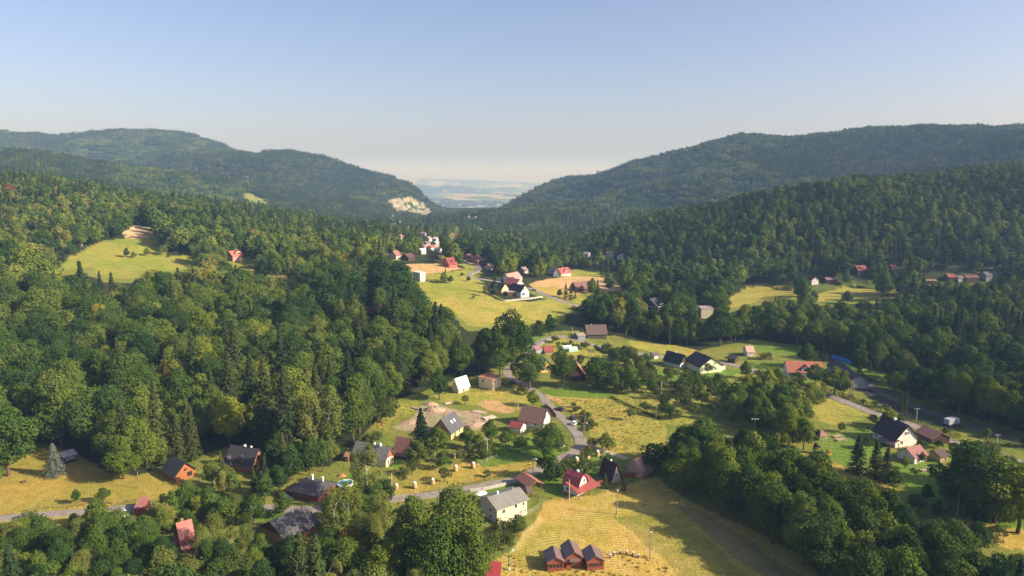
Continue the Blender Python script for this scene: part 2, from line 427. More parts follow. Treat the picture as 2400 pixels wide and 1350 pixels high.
# ------------------------------------------------------------------ materials
def nn(t, kind, **kw):
    n = t.nodes.new(kind)
    for k, v in kw.items():
        if hasattr(n, k) and k not in n.inputs: setattr(n, k, v)
        else: n.inputs[k].default_value = v
    return n
def newmat(name):
    m = bpy.data.materials.new(name); m.use_nodes = True
    t = m.node_tree; t.nodes.clear()
    out = t.nodes.new("ShaderNodeOutputMaterial")
    return m, t, out
def simple(name, col, rough=.8, var=.25, scale=1.2, spec=.3, metal=0.0, wave=None, objcol=False, bump=0.0):
    """plain surface with soft blotches of wear; wave = (axis, period, contrast) for boards, seams or tile rows"""
    m, t, out = newmat(name); L = t.links.new
    b = nn(t, "ShaderNodeBsdfPrincipled"); b.inputs['Roughness'].default_value = rough
    b.inputs['Metallic'].default_value = metal; b.inputs['Specular IOR Level'].default_value = spec
    tc = nn(t, "ShaderNodeTexCoord")
    n = nn(t, "ShaderNodeTexNoise"); n.inputs['Scale'].default_value = scale; n.inputs['Detail'].default_value = 6; n.inputs['Roughness'].default_value = .7
    L(tc.outputs['Object'], n.inputs['Vector'])
    mr = nn(t, "ShaderNodeMapRange"); mr.inputs[1].default_value = .3; mr.inputs[2].default_value = .7
    mr.inputs[3].default_value = 1 - var; mr.inputs[4].default_value = 1 + var
    L(n.outputs[0], mr.inputs[0])
    v = mr.outputs[0]
    if wave:
        ax, per, con = wave
        sx = nn(t, "ShaderNodeSeparateXYZ"); L(tc.outputs['Object'], sx.inputs[0])
        dv = nn(t, "ShaderNodeMath", operation='DIVIDE'); L(sx.outputs['XYZ'.index(ax)], dv.inputs[0]); dv.inputs[1].default_value = per
        fr = nn(t, "ShaderNodeMath", operation='FRACT'); L(dv.outputs[0], fr.inputs[0])
        cm = nn(t, "ShaderNodeMath", operation='LESS_THAN'); L(fr.outputs[0], cm.inputs[0]); cm.inputs[1].default_value = .28
        ml = nn(t, "ShaderNodeMath", operation='MULTIPLY_ADD'); L(cm.outputs[0], ml.inputs[0]); ml.inputs[1].default_value = -con; ml.inputs[2].default_value = 1.0
        mm = nn(t, "ShaderNodeMath", operation='MULTIPLY'); L(ml.outputs[0], mm.inputs[0]); L(v, mm.inputs[1]); v = mm.outputs[0]
    mx = nn(t, "ShaderNodeMix", data_type='RGBA', blend_type='MULTIPLY'); mx.inputs[0].default_value = 1
    mx.inputs[6].default_value = (*col, 1)
    L(v, mx.inputs[7])
    c = mx.outputs[2]
    if objcol:
        oi = nn(t, "ShaderNodeObjectInfo"); m2 = nn(t, "ShaderNodeMix", data_type='RGBA', blend_type='MULTIPLY'); m2.inputs[0].default_value = 1
        L(c, m2.inputs[6]); L(oi.outputs['Color'], m2.inputs[7]); c = m2.outputs[2]
    L(c, b.inputs['Base Color'])
    if bump:
        bm = nn(t, "ShaderNodeBump"); bm.inputs['Strength'].default_value = bump; bm.inputs['Distance'].default_value = .2
        L(v, bm.inputs['Height']); L(bm.outputs[0], b.inputs['Normal'])
    L(b.outputs[0], out.inputs[0])
    return m
def leafmat(name, c1, c2, c3, trans=.17, worldvar=.5):
    """three tones: one per tree (random), a slow drift over the land, and leaf clusters"""
    m, t, out = newmat(name); L = t.links.new
    oi = nn(t, "ShaderNodeObjectInfo"); geo = nn(t, "ShaderNodeNewGeometry")
    n = nn(t, "ShaderNodeTexNoise"); n.inputs['Scale'].default_value = .011; n.inputs['Detail'].default_value = 2
    L(geo.outputs['Position'], n.inputs['Vector'])
    n2 = nn(t, "ShaderNodeTexNoise"); n2.inputs['Scale'].default_value = .55; n2.inputs['Detail'].default_value = 3
    L(geo.outputs['Position'], n2.inputs['Vector'])
    s = nn(t, "ShaderNodeMath", operation='MULTIPLY_ADD'); L(n.outputs[0], s.inputs[0]); s.inputs[1].default_value = worldvar * 3; s.inputs[2].default_value = -worldvar * 1.5
    rn = nn(t, "ShaderNodeMath", operation='MULTIPLY_ADD'); L(oi.outputs['Random'], rn.inputs[0]); rn.inputs[1].default_value = .72; rn.inputs[2].default_value = .12
    a = nn(t, "ShaderNodeMath", operation='ADD'); L(rn.outputs[0], a.inputs[0]); L(s.outputs[0], a.inputs[1])
    a2 = nn(t, "ShaderNodeMath", operation='MULTIPLY_ADD'); L(n2.outputs[0], a2.inputs[0]); a2.inputs[1].default_value = .7; a2.inputs[2].default_value = -.35
    a3 = nn(t, "ShaderNodeMath", operation='ADD'); L(a.outputs[0], a3.inputs[0]); L(a2.outputs[0], a3.inputs[1])
    cr = nn(t, "ShaderNodeValToRGB"); e = cr.color_ramp.elements
    e[0].position = 0; e[0].color = (*c1, 1); e[1].position = 1; e[1].color = (*c3, 1)
    k = e.new(.5); k.color = (*c2, 1)
    L(a3.outputs[0], cr.inputs[0])
    mx = nn(t, "ShaderNodeMix", data_type='RGBA', blend_type='MULTIPLY'); mx.inputs[0].default_value = 1
    L(cr.outputs[0], mx.inputs[6]); L(oi.outputs['Color'], mx.inputs[7])
    d = nn(t, "ShaderNodeBsdfDiffuse"); tr = nn(t, "ShaderNodeBsdfTranslucent"); ms = nn(t, "ShaderNodeMixShader"); ms.inputs[0].default_value = trans
    L(mx.outputs[2], d.inputs[0]); L(mx.outputs[2], tr.inputs[0]); L(d.outputs[0], ms.inputs[1]); L(tr.outputs[0], ms.inputs[2])
    L(ms.outputs[0], out.inputs[0])
    return m

# ground
gm, t, out = newmat("ground_cover"); L = t.links.new
b = nn(t, "ShaderNodeBsdfPrincipled"); b.inputs['Roughness'].default_value = .95; b.inputs['Specular IOR Level'].default_value = .1
at = nn(t, "ShaderNodeAttribute", attribute_name="gcol"); at2 = nn(t, "ShaderNodeAttribute", attribute_name="streak"); at3 = nn(t, "ShaderNodeAttribute", attribute_name="swath")
geo = nn(t, "ShaderNodeNewGeometry")
def noise(scale, detail=4, rough=.6):
    n = nn(t, "ShaderNodeTexNoise"); n.inputs['Scale'].default_value = scale; n.inputs['Detail'].default_value = detail; n.inputs['Roughness'].default_value = rough
    L(geo.outputs['Position'], n.inputs['Vector']); return n
def mp(src, a0, a1, b0, b1):
    r = nn(t, "ShaderNodeMapRange"); L(src, r.inputs[0])
    for i, v in enumerate((a0, a1, b0, b1)): r.inputs[i + 1].default_value = v
    return r.outputs[0]
def mul(c, v):
    x = nn(t, "ShaderNodeMix", data_type='RGBA', blend_type='MULTIPLY'); x.inputs[0].default_value = 1; L(c, x.inputs[6]); L(v, x.inputs[7]); return x.outputs[2]
n_big = noise(.045, 3); n_mid = noise(.3, 5, .7); n_fine = noise(1.6, 4, .75); n_big2 = noise(.16, 4, .7)
c = mul(at.outputs['Color'], mp(n_fine.outputs[0], .25, .75, .62, 1.38))
c = mul(c, mp(n_mid.outputs[0], .3, .7, .78, 1.22))
# greener and dryer patches
hs = nn(t, "ShaderNodeMix", data_type='RGBA', blend_type='MULTIPLY'); L(mp(n_big.outputs[0], .42, .62, 0, .75), hs.inputs[0]); L(c, hs.inputs[6]); hs.inputs[7].default_value = (.62, .86, .6, 1)
c = hs.outputs[2]
# swaths of mown hay: broken light lines that follow the mower's rounds
wn = nn(t, "ShaderNodeMath", operation='MULTIPLY_ADD'); L(n_mid.outputs[0], wn.inputs[0]); wn.inputs[1].default_value = 6.0; L(at3.outputs['Fac'], wn.inputs[2])
sn = nn(t, "ShaderNodeMath", operation='SINE'); L(wn.outputs[0], sn.inputs[0])
sw = nn(t, "ShaderNodeMath", operation='MULTIPLY'); L(mp(sn.outputs[0], -.1, .9, 0, 1), sw.inputs[0]); L(mp(n_big2.outputs[0], .40, .60, .0, 1), sw.inputs[1])
s2 = nn(t, "ShaderNodeMath", operation='MULTIPLY'); L(sw.outputs[0], s2.inputs[0]); L(at2.outputs['Fac'], s2.inputs[1])
hm = nn(t, "ShaderNodeMix", data_type='RGBA'); L(s2.outputs[0], hm.inputs[0]); L(c, hm.inputs[6]); hm.inputs[7].default_value = (.70, .53, .24, 1)
s3 = nn(t, "ShaderNodeMath", operation='MULTIPLY'); L(at2.outputs['Fac'], s3.inputs[0]); s3.inputs[1].default_value = .45
gr = nn(t, "ShaderNodeMix", data_type='RGBA', blend_type='MULTIPLY'); L(s3.outputs[0], gr.inputs[0]); L(c, gr.inputs[6]); gr.inputs[7].default_value = (.72, .82, .6, 1)
L(gr.outputs[2], hm.inputs[6])
L(hm.outputs[2], b.inputs['Base Color'])
bm = nn(t, "ShaderNodeBump"); bm.inputs['Strength'].default_value = .8; bm.inputs['Distance'].default_value = .9
ha = nn(t, "ShaderNodeMath", operation='ADD'); L(n_fine.outputs[0], ha.inputs[0]); L(n_mid.outputs[0], ha.inputs[1]); L(ha.outputs[0], bm.inputs['Height']); L(bm.outputs[0], b.inputs['Normal'])
L(b.outputs[0], out.inputs[0])

M = {}
M['asphalt'] = simple("asphalt", (.235, .205, .175), .9, .3, .5)
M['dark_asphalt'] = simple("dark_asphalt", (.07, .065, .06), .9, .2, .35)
M['gravel'] = simple("gravel", (.40, .33, .23), .95, .3, 1.5)
M['bark'] = simple("bark", (.10, .075, .05), .95, .3, 3)
M['birch_bark'] = simple("birch_bark", (.55, .52, .46), .8, .4, 2.5)
M['broad'] = leafmat("broadleaf_foliage", (.030, .068, .016), (.084, .138, .023), (.20, .24, .036))
M['beech'] = leafmat("beech_foliage", (.026, .062, .019), (.066, .116, .024), (.145, .19, .033))
M['pale'] = leafmat("pale_foliage", (.09, .13, .030), (.155, .185, .040), (.24, .24, .055))
M['conif'] = leafmat("conifer_foliage", (.024, .046, .022), (.042, .066, .024), (.080, .098, .028), .12)
M['fruit'] = leafmat("fruit_tree_foliage", (.05, .085, .024), (.085, .115, .028), (.13, .15, .035))
M['rust'] = leafmat("rusty_foliage", (.12, .07, .03), (.17, .09, .045), (.22, .12, .05))
M['blue'] = leafmat("blue_spruce_foliage", (.09, .12, .10), (.12, .15, .12), (.15, .17, .12), .1)
M['yellow'] = leafmat("yellow_foliage", (.35, .28, .03), (.5, .40, .04), (.6, .48, .06))
M['purple'] = leafmat("purple_foliage", (.06, .03, .035), (.09, .045, .05), (.11, .05, .06))

# ------------------------------------------------------------------ the ground sheet
def build_ground():
    th = np.concatenate([np.arange(-100, -41, 1.0), np.arange(-41, 41.001, 0.125), np.arange(42, 101, 1.0)])
    rr = [70.0]
    while rr[-1] < 620: rr.append(rr[-1] + 1.3)
    while rr[-1] < 34000: rr.append(rr[-1] * 1.0095)
    rr = np.array(rr); T, Rr = np.meshgrid(np.radians(th), rr)
    X = Rr * np.sin(T); Y = Rr * np.cos(T)
    col, st, opn, Z = paint(X, Y)
    nr, nt = X.shape
    # swath coordinate: rounds of the mower about the foot of the meadow; straight strips elsewhere
    gx, gy, _ = ground(1560, 1420)
    d1 = np.hypot((X - gx) * .62, (Y - gy)) * 5.6 + 11 * fbm(X / 22, Y / 22, 3, 77)
    front = (Y < 235)
    sw = np.where(front, d1, (X * .5 + Y * .87) * 1.9 + 4 * fbm(X / 25, Y / 25, 2, 78))
    idx = np.arange(nr * nt).reshape(nr, nt)
    q = np.stack([idx[:-1, :-1], idx[:-1, 1:], idx[1:, 1:], idx[1:, :-1]], -1).reshape(-1, 4)[:, ::-1]
    me = mesh_np("ground", np.stack([X, Y, Z], -1).reshape(-1, 3), q, np.full(len(q), 4), [gm], smooth=True)
    a = me.attributes.new("gcol", 'FLOAT_COLOR', 'POINT')
    a.data.foreach_set("color", np.concatenate([col.reshape(-1, 3), np.ones((nr * nt, 1))], 1).astype(np.float32).ravel())
    a = me.attributes.new("streak", 'FLOAT', 'POINT'); a.data.foreach_set("value", st.astype(np.float32).ravel())
    a = me.attributes.new("swath", 'FLOAT', 'POINT'); a.data.foreach_set("value", sw.astype(np.float32).ravel())
    o = bpy.data.objects.new("ground", me); COL.objects.link(o)
    tag(o, "valley floor, meadows and hill slopes in one sheet", None, None, "structure")
    # skyline angle per column for the test of what hills hide
    el = (Z - CAMZ) / Rr
    return th, rr, np.maximum.accumulate(el, axis=0)
G_TH, G_RR, G_EL = build_ground()
def hidden(x, y, z, slack=0.0):
    """True where hills between hide a point (slack in metres above it)"""
    r = np.hypot(x, y); a = np.degrees(np.arctan2(x, y))
    i = np.clip(np.searchsorted(G_TH, a), 0, len(G_TH) - 1); j = np.clip(np.searchsorted(G_RR, r * .985) - 1, 0, len(G_RR) - 1)
    return (z + slack - CAMZ) / r < G_EL[j, i]

# roads: strips lying 12 cm proud on the ground, with earth sides
def smooth_path(P, step=3.0):
    P = np.array(P, float); out = []
    for i in range(len(P) - 1):
        p0 = P[max(i - 1, 0)]; p1 = P[i]; p2 = P[i + 1]; p3 = P[min(i + 2, len(P) - 1)]
        n = max(2, int(np.linalg.norm(p2 - p1) / step))
        for k in range(n):
            s = k / n
            out.append(.5 * ((2 * p1) + (-p0 + p2) * s + (2 * p0 - 5 * p1 + 4 * p2 - p3) * s * s + (-p0 + 3 * p1 - 3 * p2 + p3) * s ** 3))
    out.append(P[-1]); return np.array(out)
ROADW = []
def road(name, label, pix, width, mat, lift=.14, kind="structure", cat=None):
    P = smooth_path([ground(*p)[:2] for p in pix])
    tg = np.gradient(P, axis=0); tg /= np.linalg.norm(tg, axis=1)[:, None] + 1e-9
    nrm = np.stack([-tg[:, 1], tg[:, 0]], 1)
    offs = [-width / 2 - .5, -width / 2, -width / 6, width / 6, width / 2, width / 2 + .5]
    V = []
    for o_ in offs:
        q = P + nrm * o_; z = terrain(q[:, 0], q[:, 1])
        V.append(np.stack([q[:, 0], q[:, 1], z + (lift if abs(o_) <= width / 2 + .01 else -.15)], 1))
    V = np.stack(V, 1); n, m, _ = V.shape
    # a level cross-section
    zc = V[:, 1:5, 2].max(1); V[:, 1:5, 2] = zc[:, None]
    idx = np.arange(n * m).reshape(n, m)
    q = np.stack([idx[:-1, :-1], idx[:-1, 1:], idx[1:, 1:], idx[1:, :-1]], -1).reshape(-1, 4)
    me = mesh_np(name, V.reshape(-1, 3), q, np.full(len(q), 4), [mat])
    o = bpy.data.objects.new(name, me); COL.objects.link(o)
    tag(o, label, cat, None, kind)
    ROADW.append((P, width / 2))
    return o
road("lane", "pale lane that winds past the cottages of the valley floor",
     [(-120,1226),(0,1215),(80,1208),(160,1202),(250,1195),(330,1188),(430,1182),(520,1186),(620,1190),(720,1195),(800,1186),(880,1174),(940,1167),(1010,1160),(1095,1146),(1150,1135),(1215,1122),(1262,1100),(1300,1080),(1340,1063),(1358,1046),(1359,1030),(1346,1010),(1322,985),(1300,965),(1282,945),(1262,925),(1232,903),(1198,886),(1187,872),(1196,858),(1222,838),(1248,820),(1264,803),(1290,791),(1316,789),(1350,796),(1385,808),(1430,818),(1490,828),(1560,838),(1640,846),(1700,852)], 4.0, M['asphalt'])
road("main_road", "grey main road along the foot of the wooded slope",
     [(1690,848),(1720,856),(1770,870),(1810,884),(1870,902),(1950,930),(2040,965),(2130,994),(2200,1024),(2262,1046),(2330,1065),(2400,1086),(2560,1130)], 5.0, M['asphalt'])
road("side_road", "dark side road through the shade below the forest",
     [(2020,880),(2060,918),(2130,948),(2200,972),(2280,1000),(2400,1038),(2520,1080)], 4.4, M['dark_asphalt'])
road("village_street", "pale street past the hamlet in the middle meadows",
     [(1400,726),(1332,712),(1305,702),(1280,692),(1255,681),(1222,672),(1180,662),(1140,656),(1104,650),(1100,643),(1116,636),(1122,628),(1112,620),(1090,612),(1075,600),(1062,590),(1052,575),(1040,560),(1030,545)], 4.5, M['asphalt'])
road("farm_track", "pale wheel track beside the tall grass meadow",
     [(1360,1032),(1385,1044),(1415,1056),(1442,1066),(1470,1075)], 2.4, M['gravel'], .1)

# ------------------------------------------------------------------ buildings
_mc = {}
def mat(kind, col, per=None):
    k = (kind, tuple(col), per)
    if k in _mc: return _mc[k]
    nm = kind
    if kind == 'metal_roof': m = simple(nm, col, .45, .22, .6, .5, .0, (per or 'X', .55, .22), bump=.3)
    elif kind == 'tile_roof': m = simple(nm, col, .75, .3, 1.4, .3, 0, (per or 'Y', .38, .25), bump=.4)
    elif kind == 'felt_roof': m = simple(nm, col, .9, .22, .9)
    elif kind == 'plaster': m = simple(nm, col, .9, .14, .5)
    elif kind == 'timber': m = simple(nm, col, .8, .25, 2.0, .2, 0, ('Z', .3, .35))
    elif kind == 'plank': m = simple(nm, col, .8, .25, 2.0, .2, 0, ('X', .3, .3))
    elif kind == 'stone': m = simple(nm, col, .95, .4, 3.0)
    else: m = simple(nm, col)
    _mc[k] = m; return m
M['glass'] = simple("window_glass", (.018, .022, .03), .12, .1, 1, .8)
M['frame_white'] = simple("white_frame", (.75, .74, .70), .6, .05)
M['frame_brown'] = simple("brown_frame", (.14, .07, .035), .7, .1)
M['white'] = simple("white_paint", (.78, .76, .72), .7, .08)
M['concrete'] = simple("concrete", (.42, .39, .35), .9, .2, 2)
M['wood_pole'] = simple("pole_wood", (.22, .16, .11), .9, .25, 2)
M['steel'] = simple("galvanised_steel", (.38, .38, .38), .5, .1, 1, .5, .6)
M['dark_metal'] = simple("dark_metal", (.06, .06, .065), .5, .1, 1, .5)
M['brick'] = simple("chimney_brick", (.36, .16, .10), .9, .25, 3)

HOUSES = []      # (x0, y0, x1, y1 in photo pixels, distance, centre, radius)
def eave_pt(px, py, h):
    x, y, z = ground(px, py); g = z
    for _ in range(6):
        rx, ry, rz = ray(px, py); s = (g + h - CAMZ) / rz
        x, y = float(rx * s), float(ry * s); g = float(terrain(x, y))
    return x, y, g
GROUP_NONE = None
def house(name, label, cat, C, A, W, h, rise, at='g', B=None, roof='gable', ridge='x', L=None,
          wall=('plaster', (.72, .66, .55)), gable=None, base=None, rf=('tile_roof', (.12, .06, .045)), over=.5,
          chim=(), win=None, door=None, dorm=(), frame='white', group=None, thick=.2, z=None, openwall=False, gpos=None, sky=(), hide=False):
    fn = (lambda p: eave_pt(p[0], p[1], h)) if at == 'e' else (lambda p: ground(*p))
    c = np.array(fn(C)[:2]); a = np.array(fn(A)[:2])
    ex = a - c; LL = float(np.linalg.norm(ex)); ex /= LL
    if L: LL = L
    ey = np.array((-ex[1], ex[0]))
    if B is not None:
        b_ = np.array(fn(B)[:2]) - c
        if np.dot(b_, ey) < 0: ey = -ey
        if W is None: W = abs(float(np.dot(b_, ey)))
    elif np.dot(ey, c) < 0: ey = -ey
    cen = c + ex * LL / 2 + ey * W / 2
    sC = -1.0                                # C sits at local x = sC * L/2
    if abs(-ex[1] - ey[0]) > 1e-6 or abs(ex[0] - ey[1]) > 1e-6:
        ex = -ex; sC = 1.0
    rz = math.atan2(ex[1], ex[0])
    g = float(terrain(*cen)) if z is None else z
    gz = [float(terrain(*(cen + ex * sx * LL / 2 + ey * sy * W / 2))) for sx in (-1, 1) for sy in (-1, 1)]
    lo = min(gz) - g - .4
    root = empty(name, (cen[0], cen[1], g), rz)
    tag(root, label, cat, group)
    lx, ly = LL / 2, W / 2
    wm = mat(*wall)
    # walls
    m = MB(); t = .0
    gx = ridge == 'x'
    if not openwall:
        vs = [(-lx, -ly, lo), (lx, -ly, lo), (lx, ly, lo), (-lx, ly, lo), (-lx, -ly, h), (lx, -ly, h), (lx, ly, h), (-lx, ly, h)]
        m.add(vs, [(0, 1, 5, 4), (1, 2, 6, 5), (2, 3, 7, 6), (3, 0, 4, 7), (3, 2, 1, 0)])
        m.build('wall', wm, root)
    else:
        for sx in (-1, 0, 1):
            for sy in (-1, 1):
                MB().box((sx * (lx - .15), sy * (ly - .15), (h + lo) / 2), (.18, .18, h - lo)).build('post', wm, root)
    def gab(prof):
        """gable walls: prof = [(across, height)] polygon above the eaves"""
        for s in (-1, 1):
            mm = MB()
            if gx: pts = [(s * (lx - .002), a_, z_) for a_, z_ in prof]; pin = [(s * (lx - .2), a_, z_) for a_, z_ in prof]
            else: pts = [(a_, s * (ly - .002), z_) for a_, z_ in prof]; pin = [(a_, s * (ly - .2), z_) for a_, z_ in prof]
            n = len(pts)
            mm.add(pts + pin, [tuple(range(n)), tuple(reversed(range(n, 2 * n)))] + [(i, (i + 1) % n, n + (i + 1) % n, n + i) for i in range(n)])
            mm.build('gable', mat(*(gable or wall)), root)
    half = ly if gx else lx; run = lx if gx else ly
    rm_ = rf[0]; rmat = mat(rf[0], rf[1], ({'metal_roof': 'X' if gx else 'Y', 'tile_roof': 'Y' if gx else 'X'}.get(rf[0])))
    m = MB()
    def slab(p0, p1, ends):
        """roof slope between (across, z) p0 -> p1 over the run, with thickness"""
        (a0, z0), (a1, z1) = p0, p1
        q = []
        for dz in (0.02, thick):
            for a_, z_, e in ((a0, z0, -1), (a0, z0, 1), (a1, z1, 1), (a1, z1, -1)):
                q.append((e * ends, a_, z_ + dz) if gx else (a_, e * ends, z_ + dz))
        m.hexa(q)
    if roof == 'gable':
        sl = rise / half
        slab((-half - over, h - sl * over), (0, h + rise), run + over); slab((half + over, h - sl * over), (0, h + rise), run + over)
        if not openwall: gab([(-half, h), (half, h), (0, h + rise)])
    elif roof == 'gambrel':
        k1, k2 = half * .55, rise * .68
        for s in (-1, 1):
            slab((s * (half + over * .6), h - .5), (s * k1, h + k2), run + over); slab((s * k1, h + k2), (0, h + rise), run + over)
        gab([(-half, h), (half, h), (k1, h + k2), (0, h + rise), (-k1, h + k2)])
    elif roof == 'mono':      # falls towards the C-A side
        slab((-half - over, h - .1), (half + over, h + rise), run + over)
        if not openwall:
            m3 = MB()
            for s in (-1, 1):
                q = [(s * (run - .01), -half, h), (s * (run - .01), half, h), (s * (run - .01), half, h + rise)]
                if not gx: q = [(b, a_, c_) for a_, b, c_ in q]
                m3.add(q, [(0, 1, 2)])
            q = [(-run, half - .01, h), (run, half - .01, h), (run, half - .01, h + rise), (-run, half - .01, h + rise)]
            if not gx: q = [(b, a_, c_) for a_, b, c_ in q]
            m3.add(q, [(0, 1, 2, 3)]); m3.build('gable', wm, root)
    elif roof in ('hip', 'pyramid'):
        k = max(run - half, 0.0) if roof == 'hip' else 0.01
        e, o_ = run + over, half + over; zl = h - rise / half * over
        q0 = [(-e, -o_, zl), (e, -o_, zl), (e, o_, zl), (-e, o_, zl), (-k, 0, h + rise), (k, 0, h + rise)]
        if not gx: q0 = [(b, -a_, c_) for a_, b, c_ in q0]
        vs = q0 + [(x_, y_, z_ + thick) for x_, y_, z_ in q0]
        m.add(vs, [(6, 7, 11, 10), (7, 8, 11), (8, 9, 10, 11), (9, 6, 10), (0, 4, 5, 1), (1, 5, 2), (2, 5, 4, 3), (3, 4, 0), (0, 1, 7, 6), (1, 2, 8, 7), (2, 3, 9, 8), (3, 0, 6, 9)])
    elif roof == 'flat':
        m.box((0, 0, h + .12), (2 * lx + 2 * over, 2 * ly + 2 * over, .24))
    ro = m.build('roof', rmat, root)
    def rz_at(x_, y_):
        a_ = y_ if gx else x_
        if roof == 'flat': return h + .24
        if roof == 'mono': return h + rise * (a_ + half) / (2 * half)
        return h + rise * (1 - min(abs(a_) / half, 1))
    for cc in chim:
        fx, fy = cc[0], cc[1]; s = cc[2] if len(cc) > 2 else .6; tall = cc[3] if len(cc) > 3 else .9
        cmat = M[cc[4]] if len(cc) > 4 else M['white']
        x_, y_ = fx * lx, fy * ly; zt = max(h + rise, rz_at(x_, y_)) + tall - (0 if roof != 'flat' else rise); zb = rz_at(x_, y_) - .6
        MB().box((x_, y_, (zt + zb) / 2), (s, s, zt - zb)).box((x_, y_, zt + .06), (s + .16, s + .16, .12)).box((x_, y_, zt + .2), (s * .5, s * .5, .18)).build('chimney', cmat, ro)
    for sy, fx in sky:        # roof windows lying in the slope
        a_ = sy * half * .5; z_ = rz_at(a_, a_) + thick + .05; sl = math.atan2(rise, half)
        w_ = .45; q = []
        for dz in (0, .1):
            for du, dv in ((-w_, -.6), (w_, -.6), (w_, .6), (-w_, .6)):
                aa = a_ - sy * dv * math.cos(sl); zz = z_ + dv * math.sin(sl) + dz
                q.append((fx * lx + du, aa, zz) if gx else (aa, fx * ly + du, zz))
        MB().hexa(q).build('roof_window', M['frame_white'], ro)
    for dd in dorm:           # gabled dormers: (side of slope, place along ridge, width, height)
        sy, fx, dw, dh = dd[:4]
        a0 = sy * half * .98; a1 = sy * half * max(.05, 1 - (dh + dw * .35) / rise); cx_ = fx * run; z0 = h + .1
        def T(p): return (p[0], p[1], p[2]) if gx else (p[1], p[0], p[2])
        q = [(cx_ - dw / 2, a0, z0), (cx_ + dw / 2, a0, z0), (cx_ + dw / 2, a0, z0 + dh), (cx_, a0, z0 + dh + dw * .35), (cx_ - dw / 2, a0, z0 + dh),
             (cx_ - dw / 2, a1, z0), (cx_ + dw / 2, a1, z0), (cx_ + dw / 2, a1, z0 + dh), (cx_, a1, z0 + dh + dw * .35), (cx_ - dw / 2, a1, z0 + dh)]
        do = MB().add([T(p) for p in q], [(0, 1, 2, 3, 4), (0, 4, 9, 5), (1, 6, 7, 2)]).build('dormer', mat(*(gable or wall)), ro)
        mm = MB()
        for s in (-1, 1):
            q = []
            for dz in (.02, .16):
                for aa, xx, zz in ((a0 + sy * .35, cx_ + s * (dw / 2 + .3), z0 + dh - .2), (a0 + sy * .35, cx_, z0 + dh + dw * .35), (a1, cx_, z0 + dh + dw * .35), (a1, cx_ + s * (dw / 2 + .3), z0 + dh - .2)):
                    q.append(T((xx, aa, zz + dz)))
            mm.hexa(q)
        mm.build('dormer_roof', rmat, ro)
        if dh > .9:
            q = T((cx_, a0 + sy * .04, z0 + dh * .55)); sz = T((dw * .5, .06, dh * .6))
            MB().box(q, sz).build('window', M['glass'], ro)
    # openings: (face, place 0..1 left to right seen from outside, sill height, width, height)
    fm = M['frame_' + frame]
    def opening(face, u, v, w, hh, nm='window'):
        if face == 'near': o_, dx, dy, half_ = (0, -ly), 1, 0, lx
        elif face == 'far': o_, dx, dy, half_ = (0, ly), -1, 0, lx
        elif (face == 'end') == (sC < 0): o_, dx, dy, half_ = (-lx, 0), 0, -1, ly
        else: o_, dx, dy, half_ = (lx, 0), 0, 1, ly
        nx, ny = dy, -dx
        cx_ = o_[0] + dx * (u * 2 - 1) * half_; cy_ = o_[1] + dy * (u * 2 - 1) * half_
        ang = math.atan2(dy, dx)
        def P(off, du, dz, s1, s2, s3, mb): mb.box((cx_ + nx * off + dx * du, cy_ + ny * off + dy * du, v + hh / 2 + dz), (s1, s2, s3), ang)
        mb = MB(); b = .09
        if nm == 'window':
            P(.03, 0, hh / 2, w + b, .1, b, mb); P(.05, 0, -hh / 2, w + b * 2.4, .16, b, mb)
            P(.03, -w / 2, 0, b, .1, hh - b, mb); P(.03, w / 2, 0, b, .1, hh - b, mb)
            if w > .9: P(.03, 0, 0, b * .7, .08, hh - b, mb)
            wo = mb.build('window', fm, root)
            m2 = MB(); P(-.02, 0, 0, w - b, .06, hh - b, m2); m2.build('pane', M['glass'], wo)
        else:
            P(.02, 0, 0, w, .1, hh, mb); do_ = mb.build('door', mat('plank', (.16, .08, .04)), root)
            m2 = MB(); P(.12, w * .35, -.05, .05, .08, .16, m2); m2.build('handle', M['steel'], do_)
    for w_ in (win or ()): opening(*w_)
    if door: opening(door[0], door[1], 0.02, .95, 2.0, 'door')
    # what part of the photograph it fills, so that no wild tree stands in front of it
    pts = [(sx * lx, sy * ly, zz) for sx in (-1, 1) for sy in (-1, 1) for zz in (.8, h + rise * .6)]
    W_ = [(cen[0] + ex[0] * p[0] + ey_(ex)[0] * p[1], cen[1] + ex[1] * p[0] + ey_(ex)[1] * p[1], g + p[2]) for p in pts]
    pr = project(*[np.array(v_) for v_ in zip(*W_)])
    if hide: HOUSES.append((-99, -99, -98, -98, float(pr[2].mean()), cen, max(lx, ly) + 1.5, label))
    else: HOUSES.append((pr[0].min(), pr[1].min(), pr[0].max(), pr[1].max(), float(pr[2].mean()), cen, max(lx, ly) + 1.5, label))
    return root
def ey_(ex): return (-ex[1], ex[0])
def rowwin(face, n, v, w=1.0, h=1.2, a=.15, b=.85):
    return [(face, a + (b - a) * (i + .5) / n, v, w, h) for i in range(n)]

BEIGE = ('plaster', (.60, .50, .36)); CREAM = ('plaster', (.66, .56, .36)); WHITE = ('plaster', (.64, .61, .54)); YEL = ('plaster', (.68, .50, .18))
OCHRE = ('timber', (.34, .17, .06)); LOG = ('timber', (.33, .135, .05)); DARKW = ('plank', (.07, .045, .03)); PINK = ('plaster', (.55, .34, .26))
REDW = ('timber', (.30, .085, .05)); GREY_R = ('metal_roof', (.22, .215, .19)); SLATE = ('tile_roof', (.055, .052, .06)); BLACK = ('tile_roof', (.028, .028, .034))
RED_R = ('metal_roof', (.27, .07, .055)); MAROON = ('metal_roof', (.16, .040, .040)); BROWN_R = ('tile_roof', (.17, .105, .085)); BRICKR = ('tile_roof', (.34, .12, .08))
PINKR = ('metal_roof', (.60, .34, .27)); RUSTR = ('metal_roof', (.22, .10, .08))

